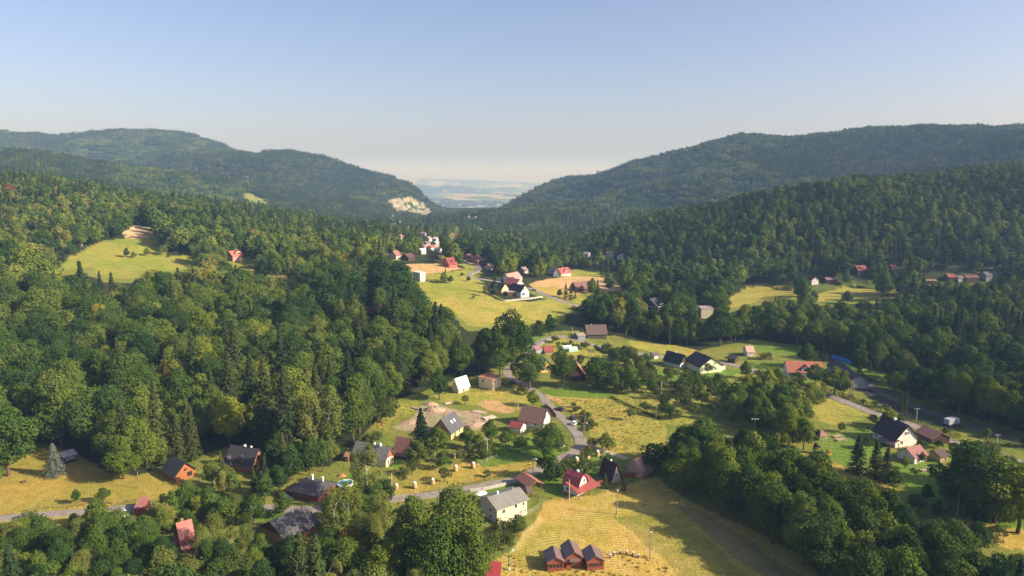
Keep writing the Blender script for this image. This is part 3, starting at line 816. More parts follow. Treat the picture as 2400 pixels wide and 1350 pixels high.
# --- foreground
house('house', "two storey beige house with low grey green roof beside the mown meadow", 'house', (1165,1230), (1235,1206), 9.0, 5.0, 1.7, wall=BEIGE, rf=GREY_R, over=.6,
      win=[('near', .22, 2.9, 1.0, 1.3), ('near', .62, 3.3, .9, 1.3), ('near', .88, 3.4, .8, .9), ('near', .3, 1.0, .5, .5), ('near', .8, 1.2, .9, .6), ('near', .93, 1.3, .7, .6), ('end', .62, 2.6, 1.3, 1.2), ('end', .62, .6, 1.3, 1.1)],
      chim=[(-.35, .1, .55, .6), (.62, .05, .35, .5, 'steel')])
for i, (c, a, w, h_, r_, lab) in enumerate([((1283,1340),(1322,1338),5.2,2.6,1.3,"red timber hut with a band of windows, at the end nearest the red roofed shed"),
                                ((1327,1333),(1364,1330),6.0,3.0,1.5,"taller red timber hut with a small porch roof, in the middle of three"),
                                ((1376,1338),(1415,1335),5.2,2.6,1.3,"red timber hut with a band of windows, beside the ring of short posts")]):
    wn = [('near', (k + .5) / 4 * .86 + .07, 1.15, .82, .8) for k in range(4)] if i != 1 else [('near', .2, 1.2, .8, .9), ('near', .5, 1.2, .7, .9)]
    hr = house('timber_hut', lab, 'hut', c, a, w, h_, r_, ridge='y', wall=REDW, rf=('metal_roof', (.175, .115, .10)), over=.35, win=wn, frame='brown', group='three joined red timber huts in the meadow', door=('near', .5) if i == 1 else None)
    if i == 1:
        MB().hexa([(-1.3, -4.0, 2.25), (1.3, -4.0, 2.25), (1.3, -3.02, 2.55), (-1.3, -3.02, 2.55), (-1.3, -4.0, 2.35), (1.3, -4.0, 2.35), (1.3, -3.02, 2.7), (-1.3, -3.02, 2.7)]).build('porch_roof', mat('metal_roof', (.14, .10, .09)), hr)
house('shed', "small shed with bright red metal roof and white edge at the meadow foot", 'shed', (1141,1372), (1170,1373), 4.5, 2.2, 1.2, roof='mono', wall=('plank', (.30, .10, .08)), rf=('metal_roof', (.33, .045, .05)), over=.3)
house('pavilion', "open timber pavilion under a brown roof behind the beige house", 'pavilion', (1240,1158), (1212,1138), 4.8, 2.6, 1.3, wall=('timber', (.20, .10, .06)), rf=('tile_roof', (.30, .13, .09)), openwall=True, over=.6)
house('gazebo', "small gazebo with dark pointed roof tight against the beige house", 'gazebo', (1236,1170), (1248,1164), 3.6, 2.2, 1.2, roof='pyramid', wall=('timber', (.18, .08, .05)), rf=('tile_roof', (.09, .06, .055)), openwall=True, over=.4)
hr = house('house', "white walled house with a bright red two pitch roof and chimney", 'house', (1354,1143), (1321,1131), None, 2.9, 3.6, at='e', B=(1381,1131), roof='gambrel', wall=WHITE, rf=('metal_roof', (.29, .05, .05)), over=.5,
      chim=[(.2, .12, .6, .5)], win=[('end', .62, 3.6, .8, 1.3), ('near', .3, 1.0, .9, .9)])
house('lean_to', "broad open shelter with a dull red roof against the red roofed white house", 'shelter', (1357,1172), (1404,1151), 5.6, 2.1, 1.6, roof='mono', wall=('timber', (.14, .08, .06)), rf=('metal_roof', (.30, .075, .065)), openwall=True, over=.3)
house('chalet', "dark chalet with steep maroon black roof and white chimney behind the hedge", 'chalet', (1434,1122), (1406,1108), None, 1.6, 4.6, at='e', B=(1449,1112), wall=('plaster', (.36, .33, .30)), rf=('tile_roof', (.055, .022, .028)), chim=[(0, .1, .5, .3)], over=.4,
      win=[('end', .5, 1.8, 1.0, 1.0)])
house('house', "pale pink house with a pink ribbed metal roof next to the dark grove", 'house', (1503,1104), (1524,1092), None, 2.6, 3.2, at='e', B=(1466,1094), ridge='x', wall=PINK, rf=PINKR, over=.35, L=8.5,
      win=[('end', .5, 3.0, .8, .8), ('end', .8, 1.0, .8, .8), ('near', .4, 1.0, .8, .9)])
house('carport', "striped grey canopy beside the pale pink house", 'carport', (1528,1106), (1546,1096), 5.0, 2.2, .8, roof='mono', wall=('timber', (.2, .18, .16)), rf=('metal_roof', (.16, .16, .19)), openwall=True, over=.2)
house('shed', "flat tan roofed shed at the edge of the dark grove", 'shed', (1535,1092), (1552,1088), 4.5, 2.2, .1, roof='flat', wall=('plank', (.2, .12, .08)), rf=('felt_roof', (.50, .38, .26)), over=.3)
hr = house('house', "house with a broad brown tiled roof and white gable beside the lane bend", 'house', (1271,991), (1217,983), None, 2.6, 4.2, at='e', B=(1289,974), wall=WHITE, rf=BROWN_R, over=.6, chim=[(.15, .05, .6, .3, 'brick')],
      win=[('end', .4, 3.3, .8, 1.0), ('end', .65, 3.3, .8, 1.0), ('near', .3, .9, 1.0, 1.0), ('near', .7, .9, 1.0, 1.0)])
house('shed', "low shed with maroon roof beside the brown tiled house", 'shed', (1220,1005), (1193,1000), 5.0, 2.2, 1.5, at='e', wall=WHITE, rf=('metal_roof', (.26, .06, .055)), over=.3)
house('house', "yellow house with plain dark grey roof at the edge of the excavated earth", 'house', (1057,1014.6), (1096,988.5), None, 2.9, 4.8, at='e', B=(1018,1003), wall=YEL, gable=('timber', (.45, .24, .07)), rf=('metal_roof', (.075, .078, .088)), over=.5, L=9.5,
      sky=[(-1, -.1), (-1, .35)], win=[('near', .35, .9, 1.0, 1.2), ('near', .7, .9, 1.0, 1.2), ('end', .5, 1.0, 1.5, 1.6)], chim=[(-.2, .25, .35, .3, 'steel')])
house('house', "cream house with pale grey roof and red brown gable behind the birches", 'house', (904,1077), (862,1068), None, 3.0, 3.4, at='e', B=(925,1066), wall=CREAM, gable=('timber', (.30, .10, .05)), rf=('tile_roof', (.27, .26, .235)), over=.5, L=14,
      chim=[(.1, 0, .5, .7), (.45, 0, .7, .8)], win=[('end', .3, 1.0, .8, 1.2), ('end', .6, 1.0, .8, 1.2), ('end', .85, 1.0, .7, 1.2)])
house('barn', "barn with a steep rusty brown metal roof beside the big conifer", 'barn', (922,1064), (952,1068), 6.5, 1.4, 5.2, at='e', wall=DARKW, rf=RUSTR, over=.4)
hr = house('house', "large timber house with slate black roofs and an orange balcony gable", 'house', (588.5,1090), (528,1081), None, 3.0, 4.2, at='e', B=(626,1070), wall=OCHRE, gable=('timber', (.34, .16, .07)), rf=('tile_roof', (.050, .050, .056)), over=.7, frame='brown',
      chim=[(-.1, .15, .6, .4), (.45, .05, .5, .4)], dorm=[(-1, .1, 2.2, 1.3)], win=[('end', .25, 1.0, 1.0, 1.2), ('end', .7, 1.0, 1.4, 1.6), ('end', .5, 3.6, 1.4, 1.4)])
_c = eave_pt(560, 1092, 2.5)
wg = house('garage', "lower slate roofed wing in front of the large timber house", 'garage', (545,1104), (527,1096), 7.0, 2.5, 2.2, at='g', ridge='y', wall=DARKW, rf=('tile_roof', (.052, .052, .058)), over=.5)
house('log_cabin', "orange log cabin under a dark ribbed roof above the dry meadow", 'cabin', (411,1113), (384,1098), None, 2.8, 3.3, at='e', B=(459,1098), wall=LOG, gable=('timber', (.38, .13, .045)), base=None, rf=('metal_roof', (.055, .058, .065)), over=.8, frame='brown',
      win=[('end', .5, 3.2, .9, .7), ('end', .7, .9, 1.6, 1.5)])
hr = house('cottage', "steep red metal roofed cottage with a brick chimney among the trees by the lane", 'cottage', (428,1285), (404.5,1244), None, 1.5, 5.4, at='e', B=(452,1266), ridge='y', L=8.5, wall=('timber', (.20, .09, .05)), rf=('metal_roof', (.34, .11, .085)), over=.4,
      chim=[(-.3, -.1, .6, .2, 'brick')], dorm=[(1, -.1, 2.6, 1.2)], win=[('near', .4, .7, 1.0, 1.0)])
house('lean_to', "low dull red porch roof at the foot of the steep red cottage", 'shelter', (413,1292), (440,1284), 3.4, 1.9, .9, roof='mono', wall=('timber', (.16, .08, .05)), rf=('metal_roof', (.36, .11, .08)), openwall=True, over=.2)
house('cottage', "cottage with near flat dark grey roofs beside the round pool", 'cottage', (745,1160), (705,1152), 9.0, 2.6, 1.6, at='e', roof='hip', wall=('timber', (.28, .08, .05)), rf=('felt_roof', (.075, .068, .07)), over=.8, L=11,
      chim=[(-.3, .5, .6, .9), (.4, .55, .5, .7)])
hr = house('cabin', "orange timber cabin with long grey roof and white chimney by a wooden pole", 'cabin', (667,1262), (706,1243), None, 2.3, 3.2, at='e', B=(600,1237), wall=OCHRE, gable=DARKW, rf=('tile_roof', (.105, .10, .10)), over=.6, L=11, frame='brown',
      chim=[(.25, -.02, .5, .5)], win=[('near', .25, .8, 2.2, 1.0), ('near', .7, .7, .8, 1.2)])
MB().hexa([(-2.4, -6.6, 1.75), (5.6, -6.6, 1.75), (5.6, -3.2, 2.55), (-2.4, -3.2, 2.55), (-2.4, -6.6, 1.9), (5.6, -6.6, 1.9), (5.6, -3.2, 2.75), (-2.4, -3.2, 2.75)]).build('veranda_roof', mat('metal_roof', (.04, .045, .06), 'X'), hr)
house('shed', "small open shed with a dull brown roof under the tall birch", 'shed', (808,1082), (816,1083), 3.0, 2.0, .9, wall=('plank', (.3, .15, .1)), rf=('tile_roof', (.32, .17, .12)), over=.3)
house('shed', "tiny weathered shed roof behind the cream house", 'shed', (845,1062), (858,1060), 3.0, 2.0, .9, wall=('plank', (.25, .18, .12)), rf=('tile_roof', (.28, .20, .15)), over=.3)
house('stable', "dark field stable with white framed windows behind the blue spruce", 'stable', (152,1088), (181,1079), 4.0, 2.4, .5, roof='mono', wall=('plank', (.035, .04, .05)), rf=('metal_roof', (.55, .55, .55)), over=.4, win=rowwin('near', 4, 1.0, 1.0, .8))
house('garage', "garage with faded red roof beside the silver car on the lane", 'garage', (317,1208), (338,1206), 5.5, 2.2, .6, roof='mono', wall=('plaster', (.30, .05, .045)), rf=('metal_roof', (.36, .15, .12)), over=.25)
house('shed', "tiny white shed with a red pitched roof beside the lane bend", 'shed', (1311,1051), (1324,1047), 3.0, 1.9, 1.5, wall=WHITE, rf=('tile_roof', (.24, .07, .06)), over=.25)
house('house', "small house with a plain white metal roof at the edge of the wood", 'house', (1075,923), (1099,914), None, 2.6, 3.9, B=(1057,919), wall=CREAM, rf=('metal_roof', (.92, .92, .92)), over=.5,
      win=[('near', .25, 1.0, .9, 1.1), ('near', .75, 1.1, .9, 1.0)], door=('near', .5), chim=[(-.35, .05, .8, -.3, 'dark_metal')])
house('house', "square house with flat rusty orange roof beside the white roofed house", 'house', (1154.5,915.5), (1174,905.6), 8.0, 5.0, .3, B=(1123,913), roof='flat', wall=BEIGE, rf=('metal_roof', (.48, .22, .14)), over=.4,
      win=[('near', .3, 2.8, .9, 1.1), ('near', .75, 3.0, .9, 1.0), ('end', .35, 2.7, 1.2, 1.4), ('end', .3, .7, .6, .6), ('end', .7, .7, .6, .6)], chim=[(.1, .2, .6, .9, 'brick')])
house('house', "ochre house with pale swept roof behind the dark pointed tree", 'house', (1267,862), (1297,860), 9.0, 2.6, 3.6, at='e', ridge='y', wall=YEL, gable=('plaster', (.40, .28, .07)), rf=('metal_roof', (.45, .43, .40)), over=.5, win=rowwin('near', 3, 1.0))
house('shed', "red roofed shed in the garden above the ochre house", 'shed', (1277,824), (1297,824), 5.0, 1.6, 2.4, at='e', wall=('plank', (.4, .3, .2)), rf=RED_R, over=.3)
house('shed', "shed with a faded pink roof and white wall below the garden", 'shed', (1256,830), (1272,829), 4.0, 2.4, .8, roof='mono', wall=('plaster', (.4, .42, .45)), rf=('metal_roof', (.42, .2, .19)), over=.3)
house('house', "house with maroon roof and dark boarded gable beside the orchard", 'house', (1335,882), (1373,883), 11.0, 2.4, 5.4, at='e', ridge='y', wall=('plank', (.05, .04, .045)), gable=('plank', (.11, .045, .055)), rf=('tile_roof', (.33, .14, .12)), over=.5)
house('house', "grey brown roofed house half hidden under tall trees by the fork of the lane", 'house', (1376,783), (1408,784), 9.0, 2.8, 4.6, at='e', wall=('plank', (.10, .09, .08)), rf=('tile_roof', (.12, .08, .07)), over=.5, L=12, chim=[(-.45, 0, .5, .5, 'concrete')])  # roof colour darkened for the tree shade on it
house('garage', "low garage with light brown roof beside the house at the fork", 'garage', (1355,797), (1372,796), 6.0, 2.2, 1.2, wall=('plaster', (.2, .24, .28)), rf=('tile_roof', (.30, .24, .19)), over=.3)
house('house', "house with blue black roof and white gable at the end of the lane", 'house', (1594,852), (1556,842), None, 2.8, 4.2, at='e', B=(1612,848), wall=WHITE, gable=('plank', (.12, .07, .05)), rf=BLACK, over=.6, chim=[(0, 0, .4, .5)], win=[('end', .3, 1, 1, 1.1), ('end', .7, 1, 1, 1.1)])
house('house', "large house with black roof and pale green gable facing the orchard", 'house', (1640,876), (1672,873), 14.0, 3.6, 4.2, ridge='y', wall=('plaster', (.62, .66, .44)), rf=('tile_roof', (.030, .026, .034)), over=.6, L=13.5,
      chim=[(.1, -.1, .7, .6, 'brick')], win=[('near', .35, 4.2, 1.0, 1.2), ('near', .65, 4.2, 1.0, 1.2), ('near', .3, 1.4, .9, 1.2), ('near', .7, 1.4, .9, 1.2)])
house('garage', "flat grey garage roof beside the pale green gabled house", 'garage', (1683,868), (1700,866), 7.0, 2.5, .3, roof='flat', wall=WHITE, rf=('felt_roof', (.2, .16, .14)))
house('shed', "tiny white shed behind the blue black roofed house", 'shed', (1533,842), (1542,841), 4.0, 2.2, 1.0, wall=WHITE, rf=('felt_roof', (.12, .10, .10)))
house('cottage', "small cottage with salmon pink roof in the garden by the main road", 'cottage', (1751,836), (1768,836), 7.0, 2.6, 2.6, wall=WHITE, rf=('tile_roof', (.62, .34, .25)), over=.3, chim=[(.2, 0, .5, .5)])
house('shed', "dark shed with a white edged gable by the main road", 'shed', (1705,849), (1722,852), 4.0, 2.2, 1.4, wall=DARKW, rf=SLATE, over=.3)
house('house', "white house with orange red roof and front gable on the main road", 'house', (1846,885), (1890,886), 9.0, 3.0, 4.2, wall=('plaster', (.58, .60, .62)), rf=BRICKR, over=.5, dorm=[(-1, .05, 4.5, 1.6)], win=[('end', .5, 1, 1, 1.2), ('end', .5, 3.4, .9, 1.0)], L=17)
house('barn', "long dark roofed building running down beside the drive with the white car", 'barn', (1988,910), (1938,866), 9.0, 2.8, 3.4, wall=('plaster', (.30, .33, .36)), rf=('tile_roof', (.065, .055, .06)), over=.5, win=rowwin('near', 4, 1.0))
hr = house('house', "big white house with a broad black roof and dark porch on the bright lawn", 'house', (2097,1050), (2045,1026), None, 3.4, 5.0, B=(2134,1037), wall=WHITE, rf=('tile_roof', (.040, .032, .034)), over=.7,
      chim=[(-.1, 0, .8, .5)], win=[('end', .45, 4.6, 1.1, 1.2), ('end', .56, 4.6, .6, 1.2), ('end', .3, 1.2, 1.2, 1.2), ('near', .15, 1.2, 1.2, 1.0), ('near', .8, 1.3, .9, 1.0)])
house('lean_to', "low dark red veranda roof against the big white house", 'shelter', (2086,1054), (2058,1041), 4.0, 2.0, .9, roof='mono', wall=('timber', (.12, .05, .05)), rf=('metal_roof', (.10, .035, .045)), openwall=True, over=.2)
house('annex', "low reddish brown roofed annex behind the big white house", 'annex', (2182,1042), (2145,1024), 8.0, 2.3, 2.0, wall=DARKW, rf=('tile_roof', (.28, .14, .115)), over=.4)
house('cottage', "little white cottage with plain brown roof at the end of the garden", 'cottage', (2143,1088), (2172,1079), 6.5, 2.3, 2.4, B=(2128,1080), wall=WHITE, rf=('tile_roof', (.25, .11, .10)), over=.4, win=[('near', .4, 1.3, 1.4, .5), ('end', .5, 2.3, .6, .7)], chim=[(-.6, .1, .45, .4)])
house('gazebo', "open garden gazebo with brown pyramid roof beside the grove edge", 'gazebo', (1922,1034), (1938,1033), 4.2, 2.2, 1.4, roof='pyramid', wall=WHITE, rf=('tile_roof', (.27, .14, .115)), openwall=True, over=.5)
house('shed', "small brown shed behind the tall tree below the main road", 'shed', (2203,1084), (2222,1080), 4.5, 2.2, 1.3, wall=('plank', (.34, .26, .14)), rf=('tile_roof', (.08, .05, .05)), over=.5)
house('house', "white flat roofed cube house in front of the wooded hill", 'house', (1643,746), (1673,748), 11.0, 7.0, .3, B=(1632,738), roof='flat', wall=('plaster', (.70, .62, .42)), rf=('felt_roof', (.30, .25, .22)), over=.15, win=rowwin('end', 2, 4, 1.2, 1.2))
hr = house('villa', "black modern villa with bright white roof edges under dark trees", 'villa', (1541,732), (1562,726), 13.0, 3.4, 5.2, wall=('plaster', (.05, .055, .06)), rf=('tile_roof', (.045, .042, .048)), over=.6, L=12, dorm=[(-1, -.25, 3.2, 2.2), (-1, .35, 3.0, 2.0)], gable=('plaster', (.08, .08, .09)))
MB().box((0, -7.2, 3.45), (13.6, .5, .35)).box((-6.9, 0, 3.4), (.3, 14, .35)).box((6.9, -2, 3.4), (.3, 12, .35)).box((-1.5, -7.5, 5.2), (5, .3, .35), .0).build('roof_edge', M['white'], hr)
house('house', "house with a long plain brown roof between small pointed trees", 'house', (1352,684), (1388,685), 10.0, 2.6, 4.8, wall=('plank', (.10, .06, .05)), rf=('tile_roof', (.20, .10, .085)), over=.6, dorm=[(-1, -.3, 3.0, 1.0)])
house('house', "small house with vivid red roof and front gable above the tan field", 'house', (1315,647), (1338,647), 8.0, 2.8, 4.0, wall=('plaster', (.45, .42, .42)), rf=('tile_roof', (.36, .08, .07)), over=.5, dorm=[(-1, 0, 3.6, 1.6)], chim=[(0, .1, .6, .6)])
house('chalet', "narrow dark chalet next to the vivid red roofed house", 'chalet', (1297,648), (1303,648), 8.0, 2.6, 4.4, ridge='y', wall=('plank', (.10, .12, .13)), rf=('tile_roof', (.35, .26, .24)), over=.5, L=6.5)
house('house', "house with pale brown roof and white gable at the back of the hamlet", 'house', (1196,664), (1224,661), 9.0, 2.8, 4.2, wall=WHITE, rf=('tile_roof', (.33, .22, .19)), over=.5, L=16)
house('barn', "red brick and white gable building in the hamlet", 'barn', (1209,682), (1228,680), 14.0, 4.0, 3.6, ridge='y', wall=('stone', (.38, .13, .10)), gable=WHITE, rf=('tile_roof', (.40, .12, .10)), over=.5)
house('house', "long slate dark roof between the brick gable and the pointed trees", 'house', (1184,674), (1208,675), 9.0, 3.2, 3.8, wall=('plaster', (.16, .15, .17)), rf=('tile_roof', (.06, .055, .065)), over=.5)
house('barn', "barn with black roof and cream gable at the corner of the hamlet", 'barn', (1176,690), (1192,688), 13.0, 3.2, 3.6, ridge='y', wall=('plaster', (.66, .50, .28)), rf=('tile_roof', (.05, .042, .05)), over=.5)
house('house', "new white house with black roof at the corner of the meadow", 'house', (1221,698), (1240,696), 13.0, 3.6, 4.4, ridge='y', wall=('plaster', (.70, .68, .60)), rf=('tile_roof', (.030, .032, .04)), over=.4, win=[('near', .35, 4.2, .9, 2.0), ('near', .6, 4.2, .9, 2.0), ('near', .3, 1.0, 3.0, 1.6), ('near', .72, 1.2, 1.6, .9)])
house('garage', "flat roofed dark garage beside the new white house", 'garage', (1190,694), (1212,694), 7.0, 2.6, .3, roof='flat', wall=DARKW, rf=('felt_roof', (.3, .25, .22)))
house('house', "white two storey house with flat roof at the forest edge of the meadow", 'house', (985,661), (997,659), 9.0, 6.2, .3, B=(977,655), roof='flat', wall=WHITE, rf=('felt_roof', (.6, .6, .6)), over=.2, win=rowwin('near', 2, 1.2) + rowwin('near', 2, 3.9))
house('house', "crimson roofed house with small front gable beside the tan field", 'house', (1053,628), (1072,628), 9.0, 3.0, 5.0, wall=('plaster', (.38, .12, .10)), rf=('tile_roof', (.24, .06, .055)), over=.5, dorm=[(-1, 0, 4.0, 1.8)])
house('house', "low salmon roofed house behind the bend of the village street", 'house', (1099,610), (1111,610), 8.0, 2.8, 2.6, wall=('plaster', (.35, .2, .18)), rf=('tile_roof', (.50, .20, .17)), over=.4)
house('house', "brown red hipped roof house at the bend of the village street", 'house', (1120,620), (1142,620), 14.0, 3.0, 5.0, roof='hip', wall=('plaster', (.2, .15, .14)), rf=('tile_roof', (.25, .11, .10)), over=.5)
house('cottage', "pink roofed cottage half hidden near the dark trees of the hamlet", 'cottage', (1150,633), (1157,632), 6.0, 2.6, 2.6, wall=('plaster', (.6, .42, .36)), rf=('tile_roof', (.4, .2, .18)), over=.4)
house('cottage', "grey roofed cottage with a pale gable deep under the trees of the hamlet", 'cottage', (1228,641), (1238,641), 7.0, 2.6, 2.6, wall=('plaster', (.45, .35, .35)), rf=('tile_roof', (.22, .17, .17)), over=.4)
house('house', "dull red roofed house at the edge of the small orange field", 'house', (929,608), (940,607), 9.0, 3.0, 4.0, wall=WHITE, rf=('tile_roof', (.28, .12, .11)), over=.4)
house('barn', "low maroon roof behind the wood beside the tan field", 'barn', (957,612), (972,611), 8.0, 3.0, 2.6, wall=DARKW, rf=('tile_roof', (.10, .05, .055)), over=.4)
house('house', "lone brick house with coral red roof on the wooded hillside", 'house', (546,614), (570,612), 9.5, 4.6, 3.4, wall=('stone', (.45, .26, .18)), rf=('tile_roof', (.46, .15, .11)), over=.7, dorm=[(-1, .15, 5.0, 2.0)], win=[('near', .3, 1, 1, 1.3), ('near', .6, 1, 1, 1.3), ('near', .5, 5, 1, 1.1)], chim=[(.3, .2, .5, .6)])
house('cabin', "small maroon roofed cabin peeping out of the forest edge", 'cabin', (861,743), (876,742), 6.5, 2.4, 2.8, wall=DARKW, rf=('tile_roof', (.27, .05, .05)), over=.5)
house('house', "white fronted house below the wooded hill above the shaded meadow", 'house', (1902,668), (1918,667), 8.0, 2.8, 2.6, ridge='y', wall=WHITE, rf=('tile_roof', (.14, .06, .06)), over=.4)
house('barn', "low dark barn with pink edge beside the shaded meadow", 'barn', (1937,665), (1962,666), 7.0, 2.4, 1.5, wall=DARKW, rf=('tile_roof', (.24, .15, .14)), over=.4)
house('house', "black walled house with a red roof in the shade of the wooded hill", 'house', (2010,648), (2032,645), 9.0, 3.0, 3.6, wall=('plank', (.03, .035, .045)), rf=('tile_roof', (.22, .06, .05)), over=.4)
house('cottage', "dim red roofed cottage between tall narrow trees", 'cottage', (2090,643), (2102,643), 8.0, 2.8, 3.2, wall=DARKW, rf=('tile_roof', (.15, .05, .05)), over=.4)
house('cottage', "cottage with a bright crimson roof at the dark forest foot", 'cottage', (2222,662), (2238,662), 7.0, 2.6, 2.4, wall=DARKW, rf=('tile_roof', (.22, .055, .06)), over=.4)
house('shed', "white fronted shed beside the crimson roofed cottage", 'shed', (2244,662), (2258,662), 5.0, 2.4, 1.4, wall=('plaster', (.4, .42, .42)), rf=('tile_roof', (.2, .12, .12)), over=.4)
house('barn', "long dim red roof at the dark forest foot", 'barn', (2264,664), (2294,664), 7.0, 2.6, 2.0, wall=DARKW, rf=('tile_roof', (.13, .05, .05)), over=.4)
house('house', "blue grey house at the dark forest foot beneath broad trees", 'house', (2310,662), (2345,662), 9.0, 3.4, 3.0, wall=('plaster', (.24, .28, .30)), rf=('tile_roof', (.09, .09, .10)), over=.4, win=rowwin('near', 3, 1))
house('shed', "brown low shed in front of the meadow fence", 'shed', (2170,668), (2195,668), 5.0, 2.0, 1.0, wall=DARKW, rf=('tile_roof', (.24, .15, .12)), over=.3)
house('house', "white house mostly hidden behind leafy trees by the parking ground", 'house', (2112,872), (2160,868), 10.0, 4.6, 3.5, wall=WHITE, rf=('tile_roof', (.3, .22, .19)), over=.4, hide=True)
house('cottage', "salmon walled cottage behind the trees by the parking ground", 'cottage', (2140,893), (2172,896), 8.0, 3.0, 2.8, wall=('plaster', (.58, .36, .26)), rf=('tile_roof', (.22, .12, .10)), over=.4, hide=True)
house('shed', "white gabled shed against the dark forest by the parking ground", 'shed', (2210,898), (2226,899), 6.0, 2.8, 2.0, wall=WHITE, rf=('tile_roof', (.4, .32, .28)), over=.3)
# small houses of the village far down the valley
far = [
 (915,516,14,(.62,.35,.25),"salmon roofed house highest on the slope below the quarry"),(921,511,9,(.7,.62,.5),"pale house just below the quarry trees"),
 (898,528,13,(.78,.76,.72),"white roofed house alone on the slope of the far village"),(864,528,9,(.5,.12,.14),"tiny crimson roof high in the far woods"),
 (924,530,9,(.7,.68,.62),"small white house between far tree crowns"),(953,538,15,(.55,.2,.15),"coral roofed house in the middle of the far village"),
 (967,544,17,(.72,.70,.68),"long white building in the far village"),(985,525,14,(.6,.36,.3),"pink roofed house near the far quarry road"),
 (1008,520,10,(.6,.42,.36),"small pinkish house below the quarry"),(1008,541,12,(.66,.52,.3),"cream fronted house on the far village street"),
 (996,554,16,(.30,.24,.26),"grey roofed house with white gable in the far village"),(998,552,8,(.75,.72,.72),"bright white wall beside the far grey roof"),
 (1006,566,18,(.42,.30,.26),"broad brown roofed house in the far village centre"),(1023,566,12,(.70,.68,.66),"white building right of the broad brown roof"),
 (1001,578,14,(.25,.22,.25),"dark roofed house below the broad brown roof"),(1022,577,12,(.5,.46,.46),"pale grey roof beside the far village trees"),
 (995,586,8,(.45,.16,.14),"small red brown roofed house in the far village"),(1010,587,14,(.38,.10,.08),"red walled building with white ground floor in the far village"),
 (1022,586,12,(.55,.36,.2),"orange tan building next to the red walled one"),(1026,592,11,(.82,.82,.82),"bright white roofed shed above the far yellow field"),
 (940,561,9,(.45,.14,.12),"small red roof among the far dark crowns"),(1092,511,8,(.55,.2,.17),"red roof alone across the far valley"),
 (1058,525,8,(.6,.5,.45),"small pale gable among far pointed trees"),(1120,538,9,(.4,.28,.26),"brown roof at the foot of the far wooded spur"),
 (1126,543,8,(.5,.42,.4),"grey pink roof below the far wooded spur"),(937,523,7,(.5,.45,.42),"faint grey roof under the quarry woods"),
 (962,517,8,(.62,.56,.5),"faint beige house under the quarry woods"),(1420,603,12,(.52,.26,.2),"pinkish roof in the woods beyond the tan field"),
 (1446,609,10,(.50,.38,.34),"pale brown roof in the woods beyond the tan field"),(1367,604,8,(.62,.58,.55),"white speck of a house above the vivid red roof"),
 (988,596,8,(.72,.70,.66),"small white shed beneath dark trees of the far village"),
]
for px, py, w, rc, lab in far:
    g = ground(px, py); d = math.hypot(g[0], g[1]); wm = max(7.0, .85 * w * d / FPX); rc = tuple(.7 * c_ + .03 for c_ in rc)
    wc = (.50, .47, .42)
    a = (px + w, py - .3)
    house('village_house', lab, 'house', (px, py), a, wm * .7, 3.4, wm * .28, L=wm, wall=('plaster', wc), rf=('tile_roof', rc), over=.4, group='houses of the far village', ridge='x' if (px * 7) % 3 else 'y')

# ------------------------------------------------------------------ cars, poles, haystacks, fences and garden things
def car(px, py, yaw_to, color, label, kind='hatch'):
    x, y, z = ground(px, py); x2, y2, _ = ground(*yaw_to)
    root = empty('parked_car', (x, y, z + .15), math.atan2(y2 - y, x2 - x)); tag(root, label, 'car')
    paint_m = simple('car_paint', color, .3, .03, 1, .6)
    def sec(prof, hw0, hw1, z0, z1):   # profile polygon along x, tapered upward
        m = MB(); n = len(prof)
        def hw(zz): return hw0 + (hw1 - hw0) * max(0, min(1, (zz - z0) / (z1 - z0)))
        vs = [(a, -hw(b), b) for a, b in prof] + [(a, hw(b), b) for a, b in prof]
        m.add(vs, [tuple(range(n)), tuple(reversed(range(n, 2 * n)))] + [(i, n + i, n + (i + 1) % n, (i + 1) % n) for i in range(n)])
        return m
    sec([(-2.1, .25), (2.1, .25), (2.15, .55), (2.05, .72), (1.1, .86), (-1.9, .92), (-2.12, .8)], .86, .82, .25, .9).build('body', paint_m, root)
    sec([(1.12, .87), (.45, 1.30), (-1.55, 1.34), (-1.98, .92)], .80, .62, .87, 1.34).build('windscreen_band', M['glass'], root)
    sec([(.42, 1.30), (.25, 1.42), (-1.35, 1.44), (-1.58, 1.33)], .66, .58, 1.3, 1.44).build('roof', paint_m, root)
    for sx in (-1.3, 1.32):
        for sy in (-1, 1):
            w = empty('wheel', (sx, sy * .80, .3)); w.parent = root
            MB().tube([(0, -.1, 0), (0, .1, 0)], .31, 12).build('tyre', M['dark_metal'], w)
            MB().tube([(0, -.115, 0), (0, .115, 0)], .18, 10).build('rim', M['steel'], w)
    for sy in (-1, 1):
        MB().box((2.1, sy * .62, .62), (.1, .3, .14)).build('headlight', M['white'], root)
        MB().box((-2.1, sy * .66, .72), (.08, .22, .16)).build('tail_light', mat('plaster', (.4, .02, .02)), root)
    return root
car(291, 1208, (299, 1216), (.62, .64, .68), "silver hatchback on the lane beside the faded red garage")
car(1312, 962, (1300, 959), (.03, .035, .045), "dark car parked alone at the upper end of the verge")
car(1343, 982, (1336, 975), (.05, .06, .09), "dark blue car parked next to the white one at the verge")
car(1347, 995, (1357, 987), (.80, .80, .80), "white car parked at the verge by the lane lamp")
car(2007, 905, (1998, 903), (.85, .85, .84), "white car on the dirt drive of the long dark building")
car(664, 1160, (672, 1154), (.45, .05, .03), "red car with white glints beside the flat grey cottage")
car(672, 1171, (682, 1164), (.05, .12, .35), "blue car parked below the red one by the flat grey cottage")
car(1170, 658, (1182, 660), (.85, .85, .85), "white car on the village street before the hamlet")
car(1253, 682, (1262, 684), (.35, .36, .38), "grey car in the yard of the new white house")
